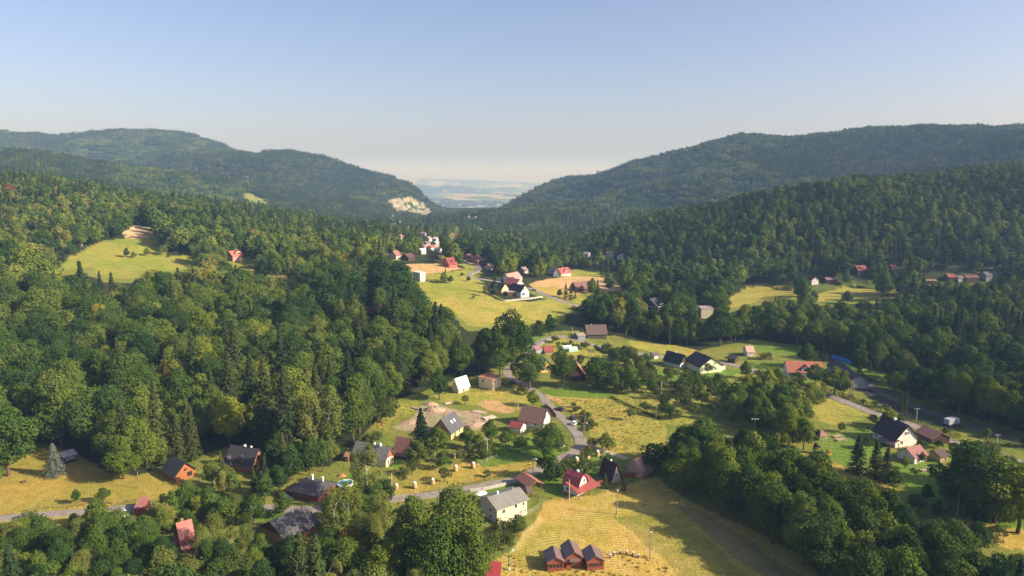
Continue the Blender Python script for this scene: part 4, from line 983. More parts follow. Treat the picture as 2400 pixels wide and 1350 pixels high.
# delivery lorry in the shade of the parking ground
x, y, z = ground(2229, 996); x2, y2, _ = ground(2245, 992)
t_ = empty('lorry', (x, y, z), math.atan2(y2 - y, x2 - x)); tag(t_, "grey lorry parked in the shade below the dark forest", 'lorry')
MB().box((-.6, 0, 1.9), (5.2, 2.3, 2.2)).build('cargo_box', mat('plaster', (.30, .32, .38)), t_)
MB().hexa([(2.1, -1.1, .6), (3.9, -1.1, .6), (3.9, 1.1, .6), (2.1, 1.1, .6), (2.1, -1.05, 2.6), (3.4, -1.05, 2.6), (3.4, 1.05, 2.6), (2.1, 1.05, 2.6)]).build('cab', mat('plaster', (.5, .5, .54)), t_)
for sx in (-2.2, 2.9):
    for sy in (-1, 1):
        MB().tube([(sx, sy * 1.0 - .15, .45), (sx, sy * 1.0 + .15, .45)], .45, 12).build('wheel', M['dark_metal'], t_)

# poles: (base pixel, top row, kind, label)
def pole_height(px, py, top):
    x, y, z = ground(px, py)
    lo, hi = 0.0, 60.0
    for _ in range(40):
        m = (lo + hi) / 2
        if project(np.array(x), np.array(y), np.array(z + m))[1] > top: lo = m
        else: hi = m
    return x, y, z, lo
POLES = [
 (325,1144,1105,'wood',"brown wooden pole standing in the dry meadow below the log cabin"),
 (263,1313,1265,'wood',"weathered double pole among bushes below the lane"),
 (452,1312,1274,'arm',"thin pole with a crossarm before the steep red cottage"),
 (710,1240,1184,'wood',"wooden pole beside the orange timber cabin"),
 (919,1160,1109,'conc',"pale concrete pole between the haystacks and the lane"),
 (1142,1078,1028,'armc',"pale pole with crossarm in the green garden"),
 (974,1070,1044,'wood',"short wooden pole beside the big conifer of the orchard"),
 (1249,1125,1074,'lamp',"street lamp on a pale pole beside the brown pavilion"),
 (1334,1173,1124,'conc',"stout pale pole in front of the bright red roofed house"),
 (1366,1096,1056,'wood',"wooden pole in the lawn with haystacks"),
 (1370,1026,944,'wood',"tall wooden pole at the bend of the lane"),
 (1368,1026,990,'lamp',"lamp post beside the tall wooden pole at the lane bend"),
 (1446,1206,1150,'flood',"floodlight mast in the shaded part of the mown meadow"),
 (1523,1309,1248,'flood',"floodlight mast in the sunny part of the mown meadow"),
 (1193,1336,1286,'lampg',"green pole with white foot beside the red roofed shed"),
 (1548,935,893,'thick',"thick brown pole in the middle of the orchard"),
 (1537,984,953,'wood',"leaning grey pole beside the round dark tree"),
 (1677,972,943,'armc',"grey pole with crossarm at the edge of the shaded orchard"),
 (1767,1024,983,'flood3',"mast with three floodlights behind the dark grove"),
 (1806,873,841,'wood',"wooden pole at the hedge of the main road"),
 (1855,908,884,'frame',"brown twin pole frame beside the main road"),
 (1994,937,892,'frame',"grey twin pole frame beside the parking ground"),
 (2147,990,957,'armc',"grey pole with crossarm on the verge of the main road"),
 (2335,1050,1018,'armc',"grey pole with crossarm beside the shaded field"),
 (2243,1208,1150,'conc',"pale pole standing before the big trees at the grove edge"),
 (1379,867,822,'lamp',"thin lamp post in the sunny orchard"),
 (1341,786,766,'conc',"small pale pole at the fork of the lane"),
 (1242,830,803,'conc',"thin pale pole beside the dark pointed tree"),
 (1126,722,704,'lamp',"thin mast standing in the yellow green meadow"),
 (1214,962,938,'conc',"small concrete pole in the yard of the building site"),
 (1609,808,788,'conc',"pale pole before the dark trees of the long hedge"),
 (1874,826,806,'wood',"dark bare pole on the shaded lawn"),
 (1336,703,690,'lamp',"lamp post by the village street"),
]
POLE_TOP = {}
for px, py, top, kd, lab in POLES:
    x, y, z, h = pole_height(px, py, top)
    nm = {'lamp': 'street_lamp', 'lampg': 'street_lamp', 'flood': 'floodlight_mast', 'flood3': 'floodlight_mast'}.get(kd, 'utility_pole')
    r = empty(nm, (x, y, z)); tag(r, lab, 'lamp' if 'l' == nm[-4:-3] or 'lamp' in nm or 'flood' in nm else 'pole')
    pm = M['wood_pole'] if kd in ('wood', 'arm', 'thick', 'frame') else (mat('plaster', (.05, .22, .12)) if kd == 'lampg' else (M['concrete'] if kd in ('conc', 'armc') else M['steel']))
    rb = .17 if kd != 'thick' else .5
    if kd == 'frame':
        for s in (-.9, .9): MB().tube([(s, 0, -.3), (s * .45, 0, h)], [.2, .16], 8).build('post', pm, r)
        for k in range(4): MB().box((0, 0, h * (.3 + .18 * k)), (1.5 - .2 * k, .14, .14)).build('brace', pm, r)
    else:
        MB().tube([(0, 0, -.3), (0, 0, h)], [rb, rb * .7], 8).build('post', pm, r)
    if kd in ('arm', 'armc', 'frame'):
        MB().box((0, 0, h - .25), (2.0, .14, .14)).build('crossarm', pm, r)
        for s in (-.85, 0, .85): MB().lathe([(.05, 0), (.09, .08), (.05, .2)], 8, (s, 0, h - .18)).build('insulator', M['white'], r)
    if kd in ('lamp', 'lampg'):
        MB().tube([(0, 0, h - .1), (.3, -.3, h + .12), (.8, -.8, h + .15)], .05, 6).build('arm', pm, r)
        MB().box((.95, -.95, h + .12), (.75, .32, .16), -math.pi / 4).build('lamp_head', M['white'], r)
    if kd == 'lampg': MB().tube([(0, 0, 0), (0, 0, .8)], .24, 8).build('foot', M['white'], r)
    if kd.startswith('flood'):
        n = 3 if kd == 'flood3' else 1
        if n > 1: MB().box((0, 0, h), (2.4, .1, .1)).build('crossbar', M['steel'], r)
        for s in ([-1.1, 0, 1.1] if n > 1 else [0]):
            f = MB().hexa([(s - .3, -.3, h), (s + .3, -.3, h), (s + .3, .2, h + .1), (s - .3, .2, h + .1), (s - .3, -.3, h + .5), (s + .3, -.3, h + .5), (s + .3, .15, h + .6), (s - .3, .15, h + .6)]).build('floodlight', M['dark_metal'], r)
            MB().box((s, -.32, h + .26), (.5, .04, .4)).build('glass', M['white'], f)
    POLE_TOP[(px, py)] = (x, y, z + h)
def wire(a, b, lab, n=2):
    A = np.array(POLE_TOP[a] if a in POLE_TOP else a); B = np.array(POLE_TOP[b] if b in POLE_TOP else b)
    mb = MB(); D = B - A; s = np.array((-D[1], D[0], 0)); s /= np.linalg.norm(s)
    for k in range(n):
        o_ = s * (.7 * (k - (n - 1) / 2)); pts = []
        for i in range(13):
            t = i / 12; pts.append(tuple(A + D * t + o_ - np.array((0, 0, 4 * t * (1 - t) * np.linalg.norm(D) * .022 + .1))))
        mb.tube(pts, .014, 4)
    tag(mb.build('power_line', M['dark_metal']), lab, 'cable')
gx_, gy_, gz_ = ground(180, 1400)
wire((919,1160), (1142,1078), "pair of wires crossing the orchard between two pale poles")
wire((1142,1078), (1370,1026), "wires from the garden pole to the tall pole at the lane bend")
wire((710,1240), (919,1160), "wires from the timber cabin pole to the haystack meadow")
wire((452,1312), (710,1240), "wires running past the steep red cottage")
wire((452,1312), (gx_, gy_, gz_ + 7), "wires sloping down towards the lower edge of the village", 3)
wire((1855,908), (1994,937), "wires between the two twin pole frames over the main road", 3)
wire((1677,972), (1537,984), "single wire across the orchard field", 1)
wire((2147,990), (2335,1050), "wires along the verge of the main road")

# haystacks dried on posts
M['hay'] = simple("hay", (.46, .33, .18), .95, .35, 2.5, bump=.8)
HS = [(929,1147,11,"haystack closest to the pale pole beside the lane"),(972,1144,13,"haystack in the middle of the row by the lane"),(1014,1135,12,"haystack third along the row by the lane"),
      (1068,1104,12,"haystack behind the lane with its dark shadow in the orchard"),(1109,1097,12,"haystack at the fence of the green garden"),(1064,1074,8,"small far haystack between the orchard trees"),
      (1351,1086,13,"white capped haystack behind a bush on the lawn"),(1376,1078,14,"white capped haystack beside the wooden pole"),(1400,1069,12,"white capped haystack farthest up the lawn")]
hay0 = None
for px, py, hp, lab in HS:
    x, y, z, h = pole_height(px, py, py - hp - 3)
    if hay0 is None:
        hay0 = empty('haystack', (0, 0, 0))
        mb = MB(); n = 18; prof = [(.85, 0), (.95, .5), (.90, 1.2), (.82, 1.9), (.6, 2.3)]
        mb.lathe(prof, n); rr_ = np.random.default_rng(3)
        mb.v = [(a * (1 + .13 * rr_.standard_normal()), b * (1 + .13 * rr_.standard_normal()), c) for a, b, c in mb.v]
        mb.build('hay', M['hay'], hay0, True)
        MB().lathe([(.75, 2.15), (.66, 2.42), (.4, 2.6), (.08, 2.68)], 14).build('cover', M['white'], hay0, True)
        MB().tube([(0, 0, -.2), (0, 0, 2.95)], .05, 6).build('post', M['wood_pole'], hay0)
        o = hay0
    else: o = copy_tree(hay0)
    s = max(.75, min(1.4, h / 2.75)); o.location = (x, y, z); o.scale = (s * .95, s * .95, s); o.rotation_euler.z = px
    tag(o, lab, 'haystack', 'haystacks drying on the meadows')

# fences of posts and rails or wire, draped along the ground
def fence(name, label, pix, h, mat_, gap, rails=2, rt=.05, board=False, pt=.12):
    P = smooth_path([ground(*p)[:2] for p in pix], 1.0); s = np.concatenate([[0], np.cumsum(np.linalg.norm(np.diff(P, axis=0), axis=1))])
    n = max(2, int(s[-1] / gap) + 1); t = np.linspace(0, s[-1], n)
    X = np.interp(t, s, P[:, 0]); Y = np.interp(t, s, P[:, 1]); Z = terrain(X, Y)
    root = empty(name, (X[0], Y[0], Z[0])); tag(root, label, 'fence')
    for i in range(min(n, 98)):
        MB().box((X[i] - X[0], Y[i] - Y[0], Z[i] - Z[0] + h / 2 - .1), (pt, pt, h + .2)).build('post', mat_, root)
    mb = MB()
    for k in range(rails):
        zz = h * (k + .9) / rails - .05
        mb.tube([(X[i] - X[0], Y[i] - Y[0], Z[i] - Z[0] + zz) for i in range(n)], rt, 4)
    mb.build('rail', mat_, root)
    if board:
        mb = MB()
        for i in range(n - 1):
            a = (X[i] - X[0], Y[i] - Y[0], Z[i] - Z[0]); b2 = (X[i + 1] - X[0], Y[i + 1] - Y[0], Z[i + 1] - Z[0])
            d = np.array((b2[0] - a[0], b2[1] - a[1])); d /= np.linalg.norm(d) + 1e-9; q = (-d[1] * .04, d[0] * .04)
            mb.hexa([(a[0] - q[0], a[1] - q[1], a[2]), (b2[0] - q[0], b2[1] - q[1], b2[2]), (b2[0] + q[0], b2[1] + q[1], b2[2]), (a[0] + q[0], a[1] + q[1], a[2]),
                     (a[0] - q[0], a[1] - q[1], a[2] + h * .92), (b2[0] - q[0], b2[1] - q[1], b2[2] + h * .92), (b2[0] + q[0], b2[1] + q[1], b2[2] + h * .92), (a[0] + q[0], a[1] + q[1], a[2] + h * .92)])
        mb.build('panel', mat_, root)
fence('fence', "brown post and wire fence along the dry meadow above the lane", [(58,1201),(90,1194),(125,1192),(210,1184),(275,1180),(330,1174)], 1.3, M['wood_pole'], 3.2, 2, .035)
fence('fence', "pale board fence between the lane and the beige house garden", [(1102,1153),(1140,1148),(1186,1138)], 1.2, simple('grey_boards', (.42, .40, .36), .9), 2.0, 2, .05, True)
fence('fence', "thin grey mesh fence along the front of the beige house", [(1130,1232),(1168,1240),(1205,1222),(1250,1200),(1268,1184),(1262,1162)], 1.4, M['steel'], 2.2, 3, .025)
fence('fence', "dark reddish fence along the meadow edge behind the chalets", [(1385,1142),(1425,1131),(1460,1122),(1495,1116)], 1.5, simple('red_brown_boards', (.22, .07, .04), .9), 2.0, 2, .05, True)
fence('fence', "green mesh fence along the inner bend of the lane", [(1304,980),(1322,998),(1336,1015),(1341,1030),(1336,1044),(1325,1055)], 1.3, simple('green_wire', (.12, .25, .12), .8), 2.2, 2, .03)
fence('fence', "rusty barrier on the verge above the brown tiled house", [(1277,952),(1290,962),(1303,978)], 1.4, simple('rust_brown', (.28, .10, .05), .9), 1.6, 2, .06, True)
fence('fence', "wire fence between haystack meadow and green garden", [(1108,1098),(1124,1092),(1143,1081),(1165,1073)], 1.2, M['concrete'], 2.4, 2, .02)
fence('fence', "wire fence on posts beside the lane and the haystacks", [(985,1158),(1040,1146),(1100,1135),(1160,1122)], 1.1, M['wood_pole'], 3.0, 2, .02)
fence('fence', "low stone and slat fence around the yard of the new white house", [(1138,688),(1158,697),(1180,706),(1215,704),(1245,701),(1272,697)], 1.2, M['concrete'], 2.5, 2, .08, True)
fence('fence', "white fence before the modern black villa", [(1530,728),(1543,727)], 1.2, M['white'], 2.0, 2, .06, True)
fence('fence', "stone wall with posts beside the white flat roofed cube house", [(1608,744),(1633,743)], .8, M['white'], 2.5, 1, .06, True)

# pool, tarpaulin, stumps, benches, log piles, small mounds
x, y, z = ground(809, 1138)
p_ = empty('swimming_pool', (x, y, z)); tag(p_, "round white pool with turquoise water on the small lawn", 'pool')
MB().lathe([(2.55, -.3), (2.6, 1.05), (2.35, 1.08), (2.33, .8), (2.3, -.2)], 32).build('wall', M['white'], p_, True)
MB().lathe([(2.34, .70), (2.33, .82)], 32).build('water', simple('pool_water', (.05, .42, .62), .08, .2, 1, .8), p_)
A_, B_, C_, D_ = [np.array(ground(*q)) for q in ((1944,832),(1952,842),(2004,855),(1996,847))]
mb = MB(); N_ = 24
for i in range(N_ + 1):
    t = i / N_
    for s, (P0, P1) in enumerate(((A_, D_), (B_, C_))):
        q = P0 * (1 - t) + P1 * t; mb.v.append((q[0], q[1], float(terrain(q[0], q[1])) + .7 + .35 * math.sin(i * 1.7 + s)))
for i in range(N_): mb.f.append([2 * i, 2 * i + 2, 2 * i + 3, 2 * i + 1]); mb.mi.append(0)
b0 = len(mb.v)
for v_ in list(mb.v): mb.v.append((v_[0], v_[1], v_[2] - 1.2))
for i in range(N_):
    mb.f.append([2 * i + 1, 2 * i + 3, b0 + 2 * i + 3, b0 + 2 * i + 1]); mb.mi.append(0); mb.f.append([2 * i, b0 + 2 * i, b0 + 2 * i + 2, 2 * i + 2]); mb.mi.append(0)
tag(mb.build('tarpaulin', simple('blue_tarpaulin', (.02, .22, .62), .6, .2, .4)), "long bright blue tarpaulin behind the long dark barn", 'tarpaulin')
stones = [(1430,1308),(1439,1302),(1454,1299),(1469,1299),(1484,1302),(1497,1307)]
words_ = ["first","second","third","fourth","fifth","last"]
st0 = None
for i, (px, py) in enumerate(stones):
    x, y, z = ground(px, py)
    if st0 is None:
        st0 = empty('wooden_stump', (0, 0, 0)); MB().lathe([(.28, -.2), (.26, .8), (.24, .95)], 10).build('stem', M['wood_pole'], st0)
        MB().lathe([(.30, .93), (.30, 1.05), (.1, 1.1)], 10).build('cap', M['white'], st0); o = st0
    else: o = copy_tree(st0)
    o.location = (x, y, z); tag(o, f"{words_[i]} white topped stump in the ring beside the red huts, counted from the huts", 'stump', 'ring of stumps by the huts')
def rock_heap(name, label, px, py, r, h, m_, seed, n=26, cat='mound'):
    x, y, z = ground(px, py); rr_ = np.random.default_rng(seed); mb = MB()
    b0 = 0; K = 9
    for i in range(K + 1):
        for k in range(n):
            a = 2 * math.pi * k / n; q = i / K
            rad = r * (1 - q) * (1 + .22 * fbm(math.cos(a) * 2 + seed, math.sin(a) * 2 + q * 3, 3, 3)); zz = h * (math.sin(q * math.pi / 2)) * (1 + .35 * float(fbm(np.array(math.cos(a) * 3 + seed), np.array(math.sin(a) * 3 + q * 4), 3, 9)))
            mb.v.append((rad * math.cos(a), rad * .6 * math.sin(a), zz - .25 * (1 - q)))
    for i in range(K):
        for k in range(n):
            k2 = (k + 1) % n; mb.f.append([i * n + k, i * n + k2, (i + 1) * n + k2, (i + 1) * n + k]); mb.mi.append(0)
    mb.f.append([K * n + k for k in range(n)]); mb.mi.append(0)
    o = mb.build(name, m_); o.location = (x, y, z); tag(o, label, cat); return o
dirt = simple("bare_earth", (.36, .26, .18), .98, .35, .8, bump=1.0)
rock_heap('earth_mound', "largest heap of dug earth behind the yellow house", 1018, 962, 5.5, 2.0, dirt, 3)
rock_heap('earth_mound', "low wide heap of earth beside the big conifer", 962, 990, 5.0, 1.0, dirt, 5)
rock_heap('earth_mound', "long heap of brown earth beside the skylight roof", 1112, 995, 6, 1.2, dirt, 8)
rock_heap('earth_mound', "narrow heap of earth at the top of the building yard", 1008, 948, 4, 1.3, dirt, 12)
rock_heap('compost_heap', "small brown heap beside the round pool", 801, 1116, 1.8, 1.0, simple('brown_heap', (.38, .18, .08), .95), 4, cat='heap')
def plank_stack(px, py, to, label, col, L_=4.0, W_=1.6, H_=.5):
    x, y, z = ground(px, py); x2, y2, _ = ground(*to)
    r = empty('plank_stack', (x, y, z), math.atan2(y2 - y, x2 - x)); tag(r, label, 'planks')
    for k in range(4): MB().box((.1 * (k % 2), 0, .08 + H_ / 4 * k), (L_, W_ - .1 * k, H_ / 4 - .02), .02 * k).build('plank', mat('plank', col), r)
plank_stack(1146, 980, (1158, 977), "pale flat stack of boards in the building yard", (.62, .48, .38), 5.5, 3.0, .5)
plank_stack(1052, 945, (1064, 942), "flat stack of pale boards on the grass below the white roofed house", (.55, .45, .32), 4.5, 2.0, .4)
plank_stack(1120, 967, (1134, 969), "scattered boards near the tan patch of the yard", (.55, .42, .34), 5, 2.0, .3)
plank_stack(974, 958, (985, 962), "grey stack of boards at the edge of the wood", (.34, .28, .24), 5, 1.5, .4)
# greenhouses and garden beds
for px, py, lab in ((1328, 819, "small glass greenhouse in the upper garden"), (1342, 823, "grey framed greenhouse tunnel next to the glass one")):
    x, y, z = ground(px, py); r = empty('greenhouse', (x, y, z), .3); tag(r, lab, 'greenhouse')
    MB().hexa([(-2.6, -1.4, 0), (2.6, -1.4, 0), (2.6, 1.4, 0), (-2.6, 1.4, 0), (-2.6, -1.3, 1.7), (2.6, -1.3, 1.7), (2.6, 1.3, 1.7), (-2.6, 1.3, 1.7)]).build('wall', simple('greenhouse_glass', (.42, .62, .50), .25, .15, 2, .6), r)
    MB().add([(-2.6, -1.4, 1.7), (2.6, -1.4, 1.7), (2.6, 0, 2.5), (-2.6, 0, 2.5), (-2.6, 1.4, 1.7), (2.6, 1.4, 1.7)], [(0, 1, 2, 3), (3, 2, 5, 4), (0, 3, 4), (1, 5, 2)]).build('roof', simple('greenhouse_roof', (.55, .65, .58), .25, .15, 2, .6), r)
for px, py, to, lab in ((1955,1025,(1975,1019),"longest raised timber bed on the bright lawn"),(1962,1033,(1978,1029),"raised timber bed closest to the two firs"),(2160,1104,(2172,1102),"low wooden planter below the little white cottage")):
    x, y, z = ground(px, py); x2, y2, _ = ground(*to); r = empty('raised_bed', (x, y, z), math.atan2(y2 - y, x2 - x)); tag(r, lab, 'garden bed')
    MB().box((2, .7, .2), (5, .1, .5)).box((2, -.7, .2), (5, .1, .5)).box((-.45, 0, .2), (.1, 1.3, .5)).box((4.45, 0, .2), (.1, 1.3, .5)).build('board', M['wood_pole'], r)
    MB().box((2, 0, .12), (4.7, 1.3, .4)).build('soil', dirt, r)
rock_heap('stone_circle', "curved low stone edging beside the yellow bush in the garden", 1928, 1063, 4.2, .7, simple('grey_stone', (.20, .17, .15), .95, .4, 3), 21, cat='rockery')
# picnic table, blue rubbish bin, satellite dish, white parasols near houses
x, y, z = ground(59, 1130); r = empty('garden_table', (x, y, z), .6); tag(r, "small brown wooden table standing alone in the dry meadow", 'table')
MB().box((0, 0, .75), (1.5, .8, .08)).build('table_top', M['wood_pole'], r)
for sx in (-.6, .6): MB().box((sx, 0, .36), (.1, .6, .75)).build('leg', M['wood_pole'], r)
for sy in (-.75, .75): MB().box((0, sy, .42), (1.5, .3, .06)).build('bench', M['wood_pole'], r)
for px, py, lab in ((562, 1098, "white garden tent before the large slate roofed house"), (1128, 1170, "small white parasol beside the beige house path")):
    x, y, z = ground(px, py); r = empty('parasol', (x, y, z)); tag(r, lab, 'parasol')
    MB().tube([(0, 0, -.1), (0, 0, 2.5)], .05, 6).build('pole', M['steel'], r); MB().lathe([(1.9, 2.0), (1.0, 2.35), (.05, 2.6)], 10).build('canopy', M['white'], r)
for px, py, hh, lab in ((1323, 1121, 2.2, "white round dish behind the bright red roof"), (617, 1122, 2.2, "white satellite dish among the trees above the flat grey cottage")):
    x, y, z = ground(px, py); r = empty('satellite_dish', (x, y, z)); tag(r, lab, 'dish')
    MB().tube([(0, 0, -.1), (0, 0, hh)], .06, 6).build('pole', M['steel'], r)
    MB().tube([(0, 0, hh), (0, -.12, hh + .02), (0, -.2, hh + .06)], [.25, .55, .7], 14).build('dish', M['white'], r)
x, y, z = ground(1258, 1103); 
for px, py, lab, c_ in ((1685, 754, "small blue bin beside the cube house garden", (.03, .2, .45)),):
    x, y, z = ground(px, py); r = empty('water_barrel', (x, y, z)); tag(r, lab, 'barrel'); MB().lathe([(.8, 0), (.9, .6), (.8, 1.6)], 14).build('barrel', mat('plaster', c_), r); MB().lathe([(.85, 1.6), (.3, 1.75)], 14).build('lid', M['dark_metal'], r)

# ------------------------------------------------------------------ trees
def leaf_quads(P, N, size, r, jit=.55, asp=(.5, .8)):
    """quads at P facing N with jitter"""
    n = len(P)
    N = N + r.normal(0, jit, (n, 3)); N /= np.linalg.norm(N, axis=1)[:, None] + 1e-9
    a = r.normal(0, 1, (n, 3)); U = np.cross(N, a); U /= np.linalg.norm(U, axis=1)[:, None] + 1e-9
    V = np.cross(N, U)
    s = size * r.uniform(.6, 1.35, (n, 1)); t = s * r.uniform(asp[0], asp[1], (n, 1))
    bend = N * s * .18
    c = np.stack([P - U * s * .5 - bend, P - V * t * .5 + bend, P + U * s * .5 - bend, P + V * t * .5 + bend], 1)
    return c.reshape(-1, 3)
def crown_broad(seed, H=15.0, Wd=9.5, n=5000, leaf=.45, lobes=26, low=.05, pointy=0.0, jit=.5):
    r = np.random.default_rng(seed)
    if H > 10: a_ = r.uniform(.84, 1.14); Wd = Wd * a_; H = H / a_ ** .6; pointy = max(pointy, r.uniform(0, .75)); lobes = int(lobes * 1.3)
    cz, rz_ = H * (.5 + low / 2) + .3, H * (1 - low) / 2 * .80
    L_ = []
    for i in range(lobes):
        u = r.uniform(-.85, 1); a = i * 2.4 + r.uniform(-.4, .4); q = math.sqrt(max(0, 1 - u * u)) * r.uniform(.5, .95)
        w = Wd / 2 * (1 - pointy * max(0, (u + .2)) * .7)
        rad = Wd * r.uniform(.09, .21) * (1 - .2 * abs(u))
        L_.append((q * w * math.cos(a), q * w * math.sin(a), cz + u * rz_ * .88, rad, rad * r.uniform(.7, .95)))
    L_.append((0, 0, cz + rz_ * .75, Wd * .17, Wd * .19)); L_.append((0, 0, cz, Wd * .25, rz_ * .7))
    L_ = np.array(L_); wgt = L_[:, 3] ** 2; k = r.choice(len(L_), n * 2, p=wgt / wgt.sum())
    D = r.normal(0, 1, (n * 2, 3)); D[:, 2] = D[:, 2] * .9 + .25; D /= np.linalg.norm(D, axis=1)[:, None]
    rr_ = L_[k, 3:4] * (1 + .2 * r.standard_normal((n * 2, 1)))
    P = L_[k, :3] + D * np.concatenate([rr_, rr_, rr_ * (L_[k, 4:5] / L_[k, 3:4])], 1)
    # drop what is buried inside other lobes
    deep = np.zeros(len(P), int)
    for l in L_: deep += (((P[:, 0] - l[0]) / l[3]) ** 2 + ((P[:, 1] - l[1]) / l[3]) ** 2 + ((P[:, 2] - l[2]) / l[4]) ** 2) < .62
    keep = (deep == 0) & (P[:, 2] > .3); P = P[keep][:n]; D = D[keep][:n]
    out = P - np.array((0, 0, cz)); out /= np.linalg.norm(out, axis=1)[:, None]
    return leaf_quads(P, D * .8 + out * .35 + np.array((0, 0, .18)), leaf, r, jit)
def crown_birch(seed, H=15.0, Wd=5.6, n=3200, leaf=.42):
    r = np.random.default_rng(seed); K = 46; q = []
    for i in range(K):
        t = (i + r.uniform(0, 1)) / K; z = H * (.22 + .76 * t); w = Wd / 2 * math.sin(math.pi * min(1, (1 - t) * .86 + .10)) ** .8; a = r.uniform(0, 6.28); d = w * r.uniform(.35, .95)
        q.append((d * math.cos(a), d * math.sin(a), z, .75 * r.uniform(.7, 1.3)))
    q = np.array(q); k = r.integers(0, K, n)
    P = q[k, :3] + r.normal(0, 1, (n, 3)) * q[k, 3:4] * np.array((.55, .55, 1.0)); P[:, 2] = np.clip(P[:, 2], 1.2, H)
    N = P * np.array((1, 1, 0)) + np.array((0, 0, .6))
    N /= np.linalg.norm(N, axis=1)[:, None] + 1e-6
    return leaf_quads(P, N, leaf, r, .6, (.35, .6))
def crown_conifer(seed, H=17.0, Wd=6.0, n=3000, leaf=.55, open_=.0):
    r = np.random.default_rng(seed); B = int(150 if n > 1500 else 70); P = []; N = []
    t = np.sort(r.uniform(0, 1, B) ** 1.15); per = max(2, n // B)
    for i in range(B):
        z0 = H * (.08 + .92 * t[i]); R_ = Wd / 2 * (1 - t[i]) ** .85 * r.uniform(.72, 1.12) + .12; a = i * 2.399 + r.uniform(-.3, .3)
        s = r.uniform(.12, 1, per) ** .8; lat = r.normal(0, .09, per) * R_ + r.normal(0, .12, per)
        x = s * R_ * math.cos(a) - lat * math.sin(a); y = s * R_ * math.sin(a) + lat * math.cos(a)
        z = z0 - s * R_ * .30 + .1 * r.normal(0, 1, per)
        P.append(np.stack([x, y, z], 1)); N.append(np.tile((math.cos(a) * .45, math.sin(a) * .45, .8), (per, 1)))
    P = np.concatenate(P); N = np.concatenate(N)
    return leaf_quads(P, N, leaf, r, .35, (.35, .55))
def crown_fruit(seed, H=5.0, Wd=5.0, n=1100, leaf=.36):
    return crown_broad(seed, H, Wd, n, leaf, 12, .3)
def crown_bush(seed, H=2.2, Wd=3.2, n=650, leaf=.30):
    return crown_broad(seed, H, Wd, n, leaf, 9, 0.0)
def crown_hedge_cone(seed, H=6.0, Wd=2.0, n=1300, leaf=.28):
    r = np.random.default_rng(seed); t = r.uniform(0, 1, n); a = r.uniform(0, 6.28, n)
    R_ = Wd / 2 * np.minimum(1, (1 - t) * 1.35 + .02) ** .8 * (1 + .1 * r.standard_normal(n)); P = np.stack([R_ * np.cos(a), R_ * np.sin(a), .1 + t * H], 1)
    return leaf_quads(P, np.stack([np.cos(a), np.sin(a), np.full(n, .3)], 1), leaf, r, .4)
def trunk_mesh(name, seed, H, rad, top=.75, limbs=6, mt='bark', bare=.2):
    r = np.random.default_rng(seed + 99); mb = MB()
    pts = [(r.normal(0, .02) * H * k / 5, r.normal(0, .02) * H * k / 5, -.5 + (H * top + .5) * k / 5) for k in range(6)]
    mb.tube(pts, [rad * (1.25 if k == 0 else 1) * (1 - .16 * k) for k in range(6)], 7)
    for i in range(limbs):
        t = bare + (top - bare) * (i + .5) / limbs; a = i * 2.4; z0 = H * t; l = H * .2 * (1.1 - t * .6)
        mb.tube([(0, 0, z0), (math.cos(a) * l * .6, math.sin(a) * l * .6, z0 + l * .45), (math.cos(a) * l, math.sin(a) * l, z0 + l)], [rad * .38, rad * .25, rad * .08], 5, cap=False)
    return mesh_np(name, mb.v, [i for f in mb.f for i in f], [len(f) for f in mb.f], [M[mt]], mb.mi)
def crown_me(name, c, mt):
    n = len(c) // 4
    return mesh_np(name, c, np.arange(4 * n), np.full(n, 4), [M[mt]])

# prototypes: kind -> list of (crown mesh, trunk mesh, height, width) at three levels of detail
KIND = {
 'broadleaf_tree': dict(H=14, W=10.0, f=lambda s, n, l: crown_broad(s, 14, 10.0, n, l), mt='broad', tr=.30),
 'beech_tree': dict(H=17, W=10.0, f=lambda s, n, l: crown_broad(s, 17, 10.0, n, l, 34, .10, .5, .42), mt='beech', tr=.34),
 'birch_tree': dict(H=15, W=6.4, f=lambda s, n, l: crown_birch(s, 15, 6.4, n, l), mt='pale', tr=.16, bark='birch_bark'),
 'pale_tree': dict(H=14, W=8.5, f=lambda s, n, l: crown_broad(s, 14, 8.5, n, l, 22, .15, .3, .6), mt='pale', tr=.24),
 'spruce_tree': dict(H=18, W=6.6, f=lambda s, n, l: crown_conifer(s, 18, 6.6, n, l), mt='conif', tr=.24),
}
NVAR = {'broadleaf_tree': 5, 'beech_tree': 4, 'birch_tree': 3, 'pale_tree': 3, 'spruce_tree': 3}
LOD = {'hi': {'broadleaf_tree': (5200, .52), 'beech_tree': (6000, .52), 'birch_tree': (3200, .46), 'pale_tree': (4200, .50), 'spruce_tree': (3300, .62)},
       'mid': {'broadleaf_tree': (1900, .85), 'beech_tree': (2100, .85), 'birch_tree': (1300, .75), 'pale_tree': (1600, .8), 'spruce_tree': (1300, .95)},
       'low': {'broadleaf_tree': (480, 1.6), 'beech_tree': (520, 1.6), 'birch_tree': (320, 1.4), 'pale_tree': (420, 1.5), 'spruce_tree': (380, 1.5)}}
PROTO = {}
for kd, k in KIND.items():
    for lod in ('hi', 'mid', 'low'):
        n, l = LOD[lod][kd]; L_ = []
        for v in range(NVAR[kd] if lod != 'low' else 3):
            sd = hash_ = sum(map(ord, kd)) * 7 + v * 13
            cm = crown_me(kd + '_crown', k['f'](sd, n, l), k['mt'])
            tm = trunk_mesh(kd + '_trunk', sd, k['H'], k['tr'], .8, 7 if lod == 'hi' else 0, k.get('bark', 'bark')) if lod != 'low' else None
            L_.append((cm, tm))
        PROTO[kd, lod] = L_
trees = []     # kind, x, y, z, scale, seed
occ = {}       # coarse grid of taken places
